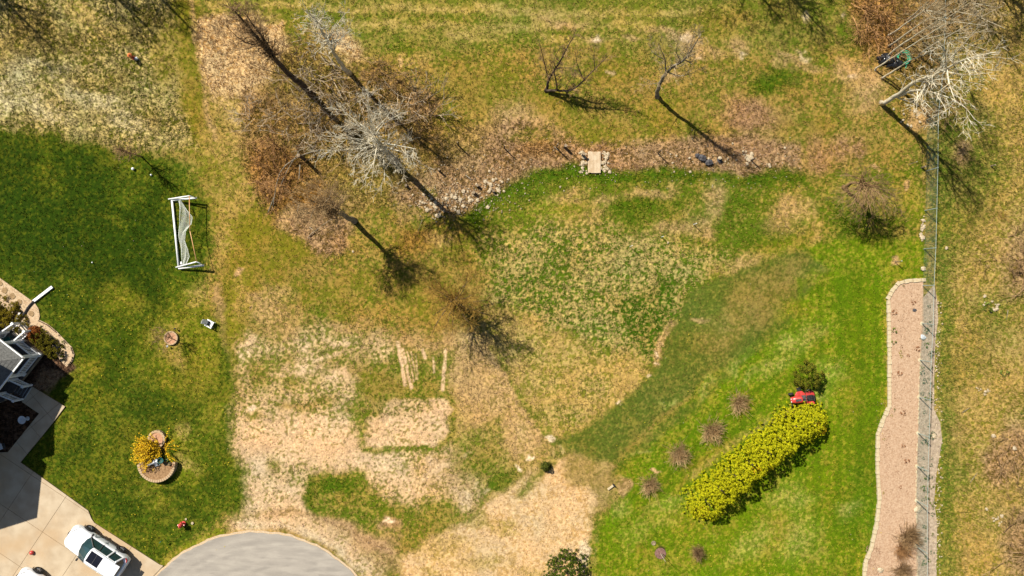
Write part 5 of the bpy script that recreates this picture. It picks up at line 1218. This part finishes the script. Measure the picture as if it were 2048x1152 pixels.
m = MB(); m.box((-.75, .02, .42), (1.1, .09, .12)); m.obj('timber', MT['plank'], pl)
for k, (x, y, me, s, lb) in enumerate([(336,925,PL[3],1.4,'dry grey green plant at the right end of the half round planter'),(345,930,PL[2],1.2,'withered brown plant at the right rim of the half round planter'),(297,938,PL[2],1.1,'withered clump at the left of the half round planter')]):
    tag(link('planter_plant', me, None, W(x, y, .45), k, s), lb, 'plant')
def pot(x, y, z, mat, rad, hg, tilt, rz, label, name='plant_pot'):
    m = MB(); m.lathe([(rad * .7, 0), (rad * .72, .01), (rad, hg), (rad * 1.08, hg), (rad * 1.08, hg + .03), (rad * .9, hg + .03), (rad * .86, hg - .08), (.01, hg - .1)], n=18)
    o = m.obj(name, mat, loc=W(x, y, z), smooth=False); o.rotation_euler = (tilt, 0, rz); return tag(o, label, 'pot')
pot(298,921,.5,MT['grey_pot'],.16,.26,.4,1,'grey blue pot, leftmost of the objects on the half round planter')
pot(323,920,.5,MT['teal'],.2,.34,.2,2,'dark teal glazed pot between the forsythia and the half round planter')
t = empty('garden_statue', W(312,923,.45), 'white long necked goose statue on the half round planter', 'statue', None, R(28))
import bmesh
def ell(nm, c, s, mat, par):
    bm = bmesh.new(); bmesh.ops.create_icosphere(bm, subdivisions=2, radius=1); me = bpy.data.meshes.new(nm)
    for v in bm.verts: v.co = Vector((v.co.x * s[0] * (1 + .25 * v.co.x), v.co.y * s[1], v.co.z * s[2])) + Vector(c)
    bm.to_mesh(me); bm.free(); me.materials.append(mat); me.shade_smooth(); return link(nm, me, par)
t['label'] = 'white goose shaped garden statue lying between the grey and teal pots'
ell('body', (0, 0, .18), (.3, .13, .16), MT['white'], t); m = MB(); m.tube(smooth([(-.22, 0, .25), (-.33, 0, .38), (-.36, 0, .52), (-.42, 0, .54)], 4), [.06, .06, .055, .05, .05, .045, .045, .045, .05, .05, .045, .04, .02], 8); m.obj('neck', MT['white'], t, smooth=True)
ell('wing', (.04, -.13, .2), (.2, .03, .09), MT['grey_pot'], t); ell('wing', (.04, .13, .2), (.2, .03, .09), MT['grey_pot'], t)
pot(311,931,.46,MT['grey_pot'],.13,.3,1.2,2.1,'pale grey pot tipped on its side in the half round planter')
for x, y, lb, mt in [(353,657,'dark garden light at the upper right of the stone ring','black'),(338,692,'small dark garden light with pale top below the stone ring','black')]:
    t = empty('garden_light', W(x, y), lb, 'light'); m = MB(); m.tube([(0, 0, 0), (0, 0, .25)], .015, 6); m.obj('stem', MT[mt], t); m = MB(); m.lathe([(.05, .22), (.08, .3), (.03, .34), (.01, .35)], n=10); m.obj('lamp_head', MT[mt] if '353' in str(x) else MT['grey_pot'], t)
# lone stone frame in the mulch
t = empty('broken_frame', W(623,465), 'angled pale frame piece lying in the brown litter beneath the leaning tree', 'frame')
for (p, q) in (((618,453),(629,462)),((629,462),(617,474)),((615,474),(622,478))):
    a, b = W(*p) - t.location, W(*q) - t.location; m = MB(); d = b - a; m.box((a + b) / 2 + Vector((0, 0, .1)), (d.length * .8, .05, .06), math.atan2(d.y, d.x)); m.obj('bar', MT['wood_grey'], t)
# posts and stakes
SP = [(1009,297,1.25,.045,'bark_dark','thin dark wooden post left of the plank bridge, nearest the brush side'),
(1113,296,1.5,.05,'bark_dark','tall dark post left of a thicker one near the plank bridge'),
(1130,295,.75,.11,'bark_dark','short thick dark stump post near the plank bridge'),
(1166,311,.7,.11,'rock_dark','dark round post touching the rocks left of the plank bridge'),
(917,291,1.3,.045,'bark_dark','dark wooden post at the right rim of the brush'),
(1316,307,1.3,.04,'bark_dark','thin dark post right of the plank bridge among dead leaves'),
(1503,321,1.0,.05,'bark_dark','post standing right below the small white rock pile'),
(879,342,.7,.08,'bark_dark','stubby post with pale top below the brush'),
(610,319,1.8,.13,'bark_dark','thick broken snag right of the rusty heap'),
(955,372,.4,.11,'bark_dark','low dark stump, left of the pair in the field stones'),
(813,372,.4,.1,'bark_dark','low dark stump under the big pale tree limbs'),
(948,386,.45,.12,'bark_dark','low dark stump, lower of the pair in the field stones'),
(987,383,.35,.1,'bark_dark','low dark stump at the right end of the field stones'),
(1387,449,.95,.025,'white','white topped stake, highest and rightmost of three in the centre lawn'),
(1323,474,.6,.025,'white','short stake, middle one of three in the centre lawn'),
(1260,493,1.1,.022,'white','stake at the lower left of three in the centre lawn'),
(1790,523,1.0,.025,'wood_grey','lone stake in a bare patch above the planting bed'),
(1817,329,1.2,.02,'wood_grey','thin stake between the weeping tree and the wire fence'),
(1844,335,.5,.07,'wood_grey','short grey post at the foot of the wire fence'),
(1812,277,.2,.03,'bark_dark',''),(1982,332,.5,.05,'wood_grey','short pale post in the right meadow beside the tree shade')]
for x, y, h, rd, mt, lb in SP:
    if not lb: continue
    t = empty('wooden_post', W(x, y), lb, 'post'); m = MB(); m.tube([(0, 0, -.05), (0, 0, h * .55), (.01, .01, h)], [rd, rd, rd * .9], 8); m.obj('shaft', MT[mt], t); m = MB(); m.lathe([(rd * 1.02, h - .02), (rd * 1.02, h + .015), (rd * .6, h + .02)], (.01, .01, 0), 8); m.obj('cap', MT['wood_grey'] if rd > .03 else MT['white'], t)
# staked sapling in mulch ring
t = empty('staked_sapling', W(1321,1107), 'staked whip sapling in a small mulch ring on the bright lawn', 'sapling')
m = MB(); m.tube([(0, 0, 0), (.02, -.03, .8), (.05, -.02, 1.6)], [.025, .02, .01], 6); m.obj('trunk', MT['bark_pale'], t); m = MB(); m.tube([(.1, .05, 0), (.1, .05, 1.0)], .02, 5); m.obj('stake', MT['wood_grey'], t)
rr_ = random.Random(2); m = MB()
for k in range(8): twig(m, rr_, Vector((.03, -.03, .8 + k * .1)), rvec(rr_) + Vector((0, 0, 1)), .3, .01, 0, .1)
m.obj('crown', MT['twig_brown'], t); m = MB(); m.lathe([(.42, -.02), (.4, .03), (.1, .06)], n=22); m.obj('mulch_ring', gravelmat('ring_mulch', alb((120, 88, 84)), alb((176, 138, 124)), 10), t)
m = MB(); m.lathe([(.16, 0), (.17, .04), (.12, .05), (.11, .01)], n=12); tag(m.obj('drain_ring', MT['wood_grey'], loc=W(1307,1086)), 'small pale ring cover in the lawn above the staked sapling', 'cover')
t = empty('drain_outlet', W(1223,973), 'pale drain outlet with a black mouth at the corner of the straw area', 'drain pipe', None, R(36))
m = MB(); m.box((-.1, 0, .06), (.5, .15, .12)); m.obj('pipe', MT['edge_stone'], t, bevel=.02); m = MB(); m.box((.2, 0, .1), (.09, .24, .22)); m.obj('mouth', MT['black'], t, bevel=.01)
# tarp pile and hose coil
t = empty('tarp_pile', W(1780,122), 'pile wrapped in glossy black plastic beneath the slender trees', 'tarp')
TRP = noisy('black_tarp', (.008, .008, .009), (.02, .02, .022), 3, .28, spec=.6, bump=.9, bscale=5)
for k, (cx, cy, sx, sy, sz) in enumerate([(-.35, .1, .6, .42, .5), (.3, -.2, .6, .42, .45), (-.05, .0, .42, .34, .6)]):
    bm = bmesh.new(); bmesh.ops.create_icosphere(bm, subdivisions=4, radius=1); me = bpy.data.meshes.new('fold'); r2 = random.Random(k)
    for v in bm.verts:
        a = math.atan2(v.co.y, v.co.x); q = 1 + .12 * math.sin(a * 5 + k) + .09 * math.sin(a * 11 + v.co.z * 7); z = max(v.co.z, -.02)
        v.co = Vector((v.co.x * sx * q + cx, v.co.y * sy * q + cy, z * sz * (1 + .12 * math.sin(v.co.x * 9 + k))))
    bm.to_mesh(me); bm.free(); me.materials.append(TRP); link('bundle', me, t)
t = empty('hose_coil', W(1806,117), 'coil of bright green garden hose right of the black tarp pile', 'hose')
hr = random.Random(6)
for k in range(9):
    a0 = hr.uniform(0, 6); rr_ = .34 + .022 * k + hr.uniform(-.02, .02); ox, oy = hr.gauss(0, .03), hr.gauss(0, .03)
    m = MB(); m.tube([(ox + rr_ * math.cos(a0 + i * .2618), oy + rr_ * math.sin(a0 + i * .2618), .05 + .12 * (k % 3) * .4 + .02 * math.sin(i + k)) for i in range(25)], .022, 6); m.obj('loop', MT['hose'], t, smooth=True)
m = MB(); m.tube(smooth([(.1, -.45, .05), (.25, -.55, .04), (.15, -.7, .04), (.35, -.75, .04)], 4), .018, 5); m.obj('free_end', MT['hose'], t, smooth=True)

# ============================================================ RIDING MOWER
t = empty('riding_mower', W(1602, 795), 'red riding lawn mower parked at the upper end of the yellow green hedge', 'lawn mower', None, R(188))
def loft(secs, name, mat, par, smooth=True, sub=1, caps=True):
    n = len(secs[0]); m = MB(); vs = [p for s in secs for p in s]
    fs = [(i * n + j, (i + 1) * n + j, (i + 1) * n + (j + 1) % n, i * n + (j + 1) % n) for i in range(len(secs) - 1) for j in range(n)]
    if caps: fs += [tuple(range(n)), tuple((len(secs) - 1) * n + j for j in range(n))[::-1]]
    m.add(vs, fs); o = m.obj(name, mat, par, smooth=smooth)
    if sub: s_ = o.modifiers.new('sub', 'SUBSURF'); s_.levels = sub; s_.render_levels = sub
    return o
def hoodsec(x, w_, z0, z1): return [(x, -w_, z0), (x, -w_, z0 + (z1 - z0) * .6), (x, -w_ * .75, z1 - .04), (x, 0, z1), (x, w_ * .75, z1 - .04), (x, w_, z0 + (z1 - z0) * .6), (x, w_, z0)]
loft([hoodsec(.98, .16, .4, .62), hoodsec(.92, .23, .34, .78), hoodsec(.6, .27, .34, .88), hoodsec(.25, .28, .36, .93), hoodsec(.16, .26, .4, .93)], 'hood', MT['red'], t, sub=2)
m = MB(); m.box((.5, 0, .905), (.42, .16, .02)); m.obj('hood_stripe', MT['metal_dark'], t)
for s_ in (-1, 1): m = MB(); m.lathe([(.05, 0), (.05, .03)], (.955, .1 * s_, .68), 10, 'X'); m.obj('headlight', MT['white'], t)
m = MB(); m.box((.05, 0, .36), (1.5, .4, .12)); m.obj('chassis', MT['metal_dark'], t)
m = MB(); m.prism([(.35, -.5), (.5, -.3), (.5, .3), (.35, .52), (-.05, .56), (-.25, .3), (-.25, -.3), (-.05, -.52)], .14, .3); m.obj('mower_deck', MT['red'], t, bevel=.03)
m = MB(); m.box((.15, -.66, .2), (.3, .28, .05), .2); m.obj('discharge_chute', MT['black'], t, bevel=.01)
for s_ in (-1, 1):
    m = MB(); m.prism([(-.15, .2 * s_), (-.2, .5 * s_), (-.72, .5 * s_), (-.8, .2 * s_)], .56, .62); m.obj('fender', MT['red'], t, bevel=.02)
    m = MB(); m.lathe([(.1, -.1), (.24, -.11), (.27, -.07), (.27, .07), (.24, .11), (.1, .1)], (-.5, .42 * s_, .27), 20, 'Y'); m.obj('rear_wheel', MT['rubber'], t)
    m = MB(); m.lathe([(.06, -.06), (.16, -.07), (.19, -.04), (.19, .04), (.16, .07), (.06, .06)], (.78, .4 * s_, .19), 18, 'Y'); m.obj('front_wheel', MT['rubber'], t)
    m = MB(); m.lathe([(.09, -.125), (.1, .125)], (-.5, .42 * s_, .27), 12, 'Y'); m.obj('rear_hub', MT['white'], t)
m = MB(); m.box((-.5, 0, .58), (.62, .5, .05)); m.obj('rear_body', MT['red'], t, bevel=.02)
m = MB(); m.box((-.4, 0, .66), (.42, .44, .1)); m.obj('seat', MT['black'], t, bevel=.04); m = MB(); m.box((-.62, 0, .84), (.1, .42, .34)); m.obj('seat_back', MT['black'], t, bevel=.04)
m = MB(); m.tube([(.14, 0, .8), (.02, 0, 1.0)], .025, 6); m.obj('steering_column', MT['black'], t)
m = MB(); c = Vector((.01, 0, 1.01)); M_ = Matrix.Rotation(R(-30), 3, 'Y'); m.tube([c + M_ @ Vector((.18 * math.cos(i * .3307), .18 * math.sin(i * .3307), 0)) for i in range(20)], .018, 6)
for k in range(3): m.tube([c, c + M_ @ Vector((.17 * math.cos(k * 2.09), .17 * math.sin(k * 2.09), 0))], .014, 5)
m.obj('steering_wheel', MT['black'], t)

# ============================================================ CARS
def suv():
    root = bpy.data.objects.new('parked_car', None); COL.objects.link(root)
    def sec(x, w_, t_, b_=.3, sh=.0):
        return [(x, -w_ * .86, b_), (x, -w_, b_ + .18), (x, -w_ * 1.0, .62), (x, -w_ * .985, .84 + sh), (x, -w_ * .93, t_ - .07), (x, -w_ * .6, t_ - .01), (x, 0, t_ + .02), (x, w_ * .6, t_ - .01), (x, w_ * .93, t_ - .07), (x, w_ * .985, .84 + sh), (x, w_, .62), (x, w_, b_ + .18), (x, w_ * .86, b_)]
    loft([sec(2.44, .5, .72, .42), sec(2.38, .72, .84, .34, -.12), sec(2.2, .87, .97, .3), sec(1.75, .95, 1.04), sec(1.1, .965, 1.1), (sec(.6, .965, 1.12)), sec(-.6, .965, 1.13), sec(-1.6, .965, 1.15), sec(-2.1, .93, 1.14), sec(-2.33, .86, 1.08, .34), sec(-2.4, .76, 1.0, .45)], 'body', MT['car_white'], root, sub=2)
    gb = [(1.12, 0), (1.02, .5), (.82, .86), (-1.9, .86), (-2.22, .6), (-2.28, 0)]; gr = [(.22, 0), (.18, .42), (.08, .64), (-1.75, .62), (-1.9, .48), (-1.93, 0)]
    def full(P, z): return [(x, -y, z) for x, y in P] + [(x, y, z) for x, y in P[-2:0:-1]]
    B_, T_ = full(gb, 1.08), full(gr, 1.66)
    m = MB(); n = len(B_); m.add(B_ + T_, [(i, (i + 1) % n, n + (i + 1) % n, n + i) for i in range(n)]); m.obj('cabin', MT['glass'], root)
    rf = [full([(x * f + ox, y * g) for x, y in gr], z) for f, g, z, ox in ((1.02, 1.03, 1.645, -.0), (1.0, 1.0, 1.70, 0), (.93, .9, 1.725, -.03))]
    m = MB(); n = len(rf[0]); m.add([p for s_ in rf for p in s_], [(i * n + j, i * n + (j + 1) % n, (i + 1) * n + (j + 1) % n, (i + 1) * n + j) for i in range(2) for j in range(n)] + [tuple(range(n - 1, -1, -1)), tuple(2 * n + j for j in range(n))]); m.obj('roof', MT['car_white'], root, smooth=False)
    m = MB(); m.box((-.42, 0, 1.73), (.98, .86, .02)); m.obj('sunroof', MT['glass_black'], root, bevel=.008)
    m = MB(); m.box((-.44, 0, 1.742), (.02, .84, .006)); m.obj('sunroof_bar', MT['metal_dark'], root)
    m = MB(); m.box((.62, -.12, 1.345), (.16, .22, .004), 0, Matrix.Rotation(R(33), 3, 'Y')); m.obj('windshield_paper', MT['white'], root)
    for s_ in (-1, 1):
        # pillars
        def pil(x0, x1, wd): mm = MB(); mm.tube([(x0, .875 * s_, 1.08), (x1, .65 * s_, 1.655)], wd, 5); return mm
        mm = pil(.86, .12, .035); mm.obj('front_pillar', MT['metal_dark'], root)
        for x0, x1, wd in ((-.25, -.35, .03), (-1.15, -1.08, .07), (-1.95, -1.78, .07)): pil(x0, x1, wd).obj('pillar', MT['car_white'] if wd > .05 else MT['metal_dark'], root)
        m = MB(); m.tube([(.05, .6 * s_, 1.72), (-.2, .62 * s_, 1.77), (-1.5, .6 * s_, 1.77), (-1.75, .58 * s_, 1.72)], .018, 6); m.obj('roof_rail', MT['galv'], root)
        m = MB(); m.box((.78, 1.06 * s_, 1.12), (.13, .2, .13)); m.obj('mirror', MT['black'], root, bevel=.03)
        m = MB(); m.tube([(2.26, .5 * s_, .8), (2.14, .78 * s_, .86), (1.96, .88 * s_, .9)], [.04, .055, .03], 6); m.obj('headlight', MT['grey_pot'], root)
        m = MB(); m.tube([(-2.32, .55 * s_, .98), (-2.27, .8 * s_, .99), (-2.1, .93 * s_, .98)], [.04, .06, .035], 6); m.obj('taillight', MT['redlens'], root)
        for z_ in (.55,):
            m = MB(); m.box((-.4, .972 * s_, .45), (2.0, .03, .14)); m.obj('side_sill', MT['metal_dark'], root)
        for xd in (-.3, .75, -1.2): m = MB(); m.box((xd, .972 * s_, .86), (.012, .012, .5)); m.obj('door_seam', MT['metal_dark'], root)
        for xd in (-.15, -1.02): m = MB(); m.box((xd, .985 * s_, .98), (.2, .03, .03)); m.obj('door_handle', MT['galv'], root)
        for xw in (1.42, -1.38):
            m = MB(); pts = [(xw + .43 * math.cos(a), .972 * s_, .36 + .43 * math.sin(a)) for a in [i * math.pi / 12 for i in range(13)]]; m.tube(pts, .035, 5); m.obj('wheel_arch', MT['black'], root)
            m = MB(); m.lathe([(.22, -.12), (.33, -.125), (.365, -.08), (.365, .08), (.33, .125), (.22, .12)], (xw, .9 * s_, .365), 24, 'Y'); wh = m.obj('wheel', MT['rubber'], root)
            m = MB(); m.lathe([(.03, -.135), (.22, -.11), (.22, .11), (.03, .135)], (xw, .9 * s_, .365), 10, 'Y'); m.obj('rim', MT['metal_dark'], wh)
            for k in range(5):
                a = k * 1.2566; m = MB(); m.tube([(xw, (.9 + .138) * s_ if s_ > 0 else -1.038, .365), (xw + .2 * math.cos(a), 1.02 * s_, .365 + .2 * math.sin(a))], .025, 4); m.obj('spoke', MT['rim'], wh)
    m = MB(); m.tube([(2.33, -.42, .74), (2.43, 0, .76), (2.33, .42, .74)], .06, 6); m.obj('grille', MT['black'], root)
    m = MB(); m.tube([(2.0, -.74, 1.005), (2.2, -.45, .985), (2.27, 0, .99), (2.2, .45, .985), (2.0, .74, 1.005)], .014, 4); m.obj('hood_seam', MT['metal_dark'], root)
    m = MB(); m.box((-2.08, 0, 1.68), (.32, 1.1, .03), 0, Matrix.Rotation(R(-6), 3, 'Y')); m.obj('spoiler', MT['car_white'], root, bevel=.01)
    m = MB(); m.box((-2.41, 0, .8), (.02, .45, .14)); m.obj('licence_plate', MT['white'], root)
    for y_ in (-.3, .3): m = MB(); m.tube([(1.18, y_, 1.135), (.95, y_ + .35, 1.25)], .012, 4); m.obj('wiper', MT['black'], root)
    return root
car = suv(); car.location = W(204.5, 1096, 0) + Vector((0, 0, .055)); car.rotation_euler = (0, 0, math.pi - math.atan2(42, 63))
tag(car, 'white sport utility car parked on the pale driveway beside the lawn', 'car', 'cars on the driveway')
def copy_tree(o, par=None):
    c = o.copy(); COL.objects.link(c); c.parent = par
    for ch in o.children: copy_tree(ch, c)
    return c
car2 = copy_tree(car); car2.location = W(101, 1182, 0) + Vector((0, 0, .055)); car2.rotation_euler = (0, 0, math.pi - math.atan2(42, 63) + .02)
tag(car2, 'white car cut off by the bottom left corner of the picture', 'car', 'cars on the driveway')
car2.location = W(103, 1179, 0) + Vector((0, 0, .055))
# bark chips and dry debris on the bed
V = []; F = []
for _ in range(2600):
    x, y = dr0.uniform(1752, 1842), dr0.uniform(570, 1150)
    if y > 860 and x < 1762: continue
    if y < 800 and x < 1782: continue
    if _ > 2100: x = dr0.uniform(1732, 1760); y = dr0.uniform(1090, 1150)
    if y < 600 and x < 1800: continue
    c = W(x, y, 0); a = dr0.uniform(0, 3.1); l, w_ = dr0.uniform(.02, .075), dr0.uniform(.006, .018); b = len(V); u = (math.cos(a), math.sin(a)); z = .052 + dr0.uniform(0, .02)
    V += [(c.x - u[0]*l, c.y - u[1]*l, z), (c.x + u[1]*w_, c.y - u[0]*w_, z + .012), (c.x + u[0]*l, c.y + u[1]*l, z), (c.x - u[1]*w_, c.y + u[0]*w_, z)]; F += [(b, b+1, b+2, b+3)]
me = bpy.data.meshes.new('bark_chips'); me.from_pydata(V, [], F); me.materials.append(noisy('chip', alb((120, 80, 52)), alb((232, 198, 158)), 1.5))
tag(stuff(link('bark_chips', me)), 'bark chips and dry bits scattered over the tan planting bed', 'mulch')
# dandelions in the lawn, too many to count
V = []; F = []; dr_ = random.Random(12)
for _ in range(420):
    x, y = (dr_.uniform(100, 460), dr_.uniform(560, 1100)) if dr_.random() < .7 else (dr_.uniform(1200, 1770), dr_.uniform(600, 1150))
    if _ % 3: x += dr_.gauss(0, 10)
    if x < 190 and y > 640: continue
    c = W(x, y); b = len(V); s = dr_.uniform(.02, .04)
    V += [(c.x + s * math.cos(k * 1.047), c.y + s * math.sin(k * 1.047), .06) for k in range(6)] + [(c.x, c.y, .085)]; F += [(b + k, b + (k + 1) % 6, b + 6) for k in range(6)]
me = bpy.data.meshes.new('dandelions'); me.from_pydata(V, [], F); me.materials.append(noisy('dandelion_yellow', alb((236, 206, 30)), alb((250, 226, 70)), 9))
tag(stuff(link('dandelions', me)), 'dandelions and pale blossoms dotted through the mown lawns', 'flowers')
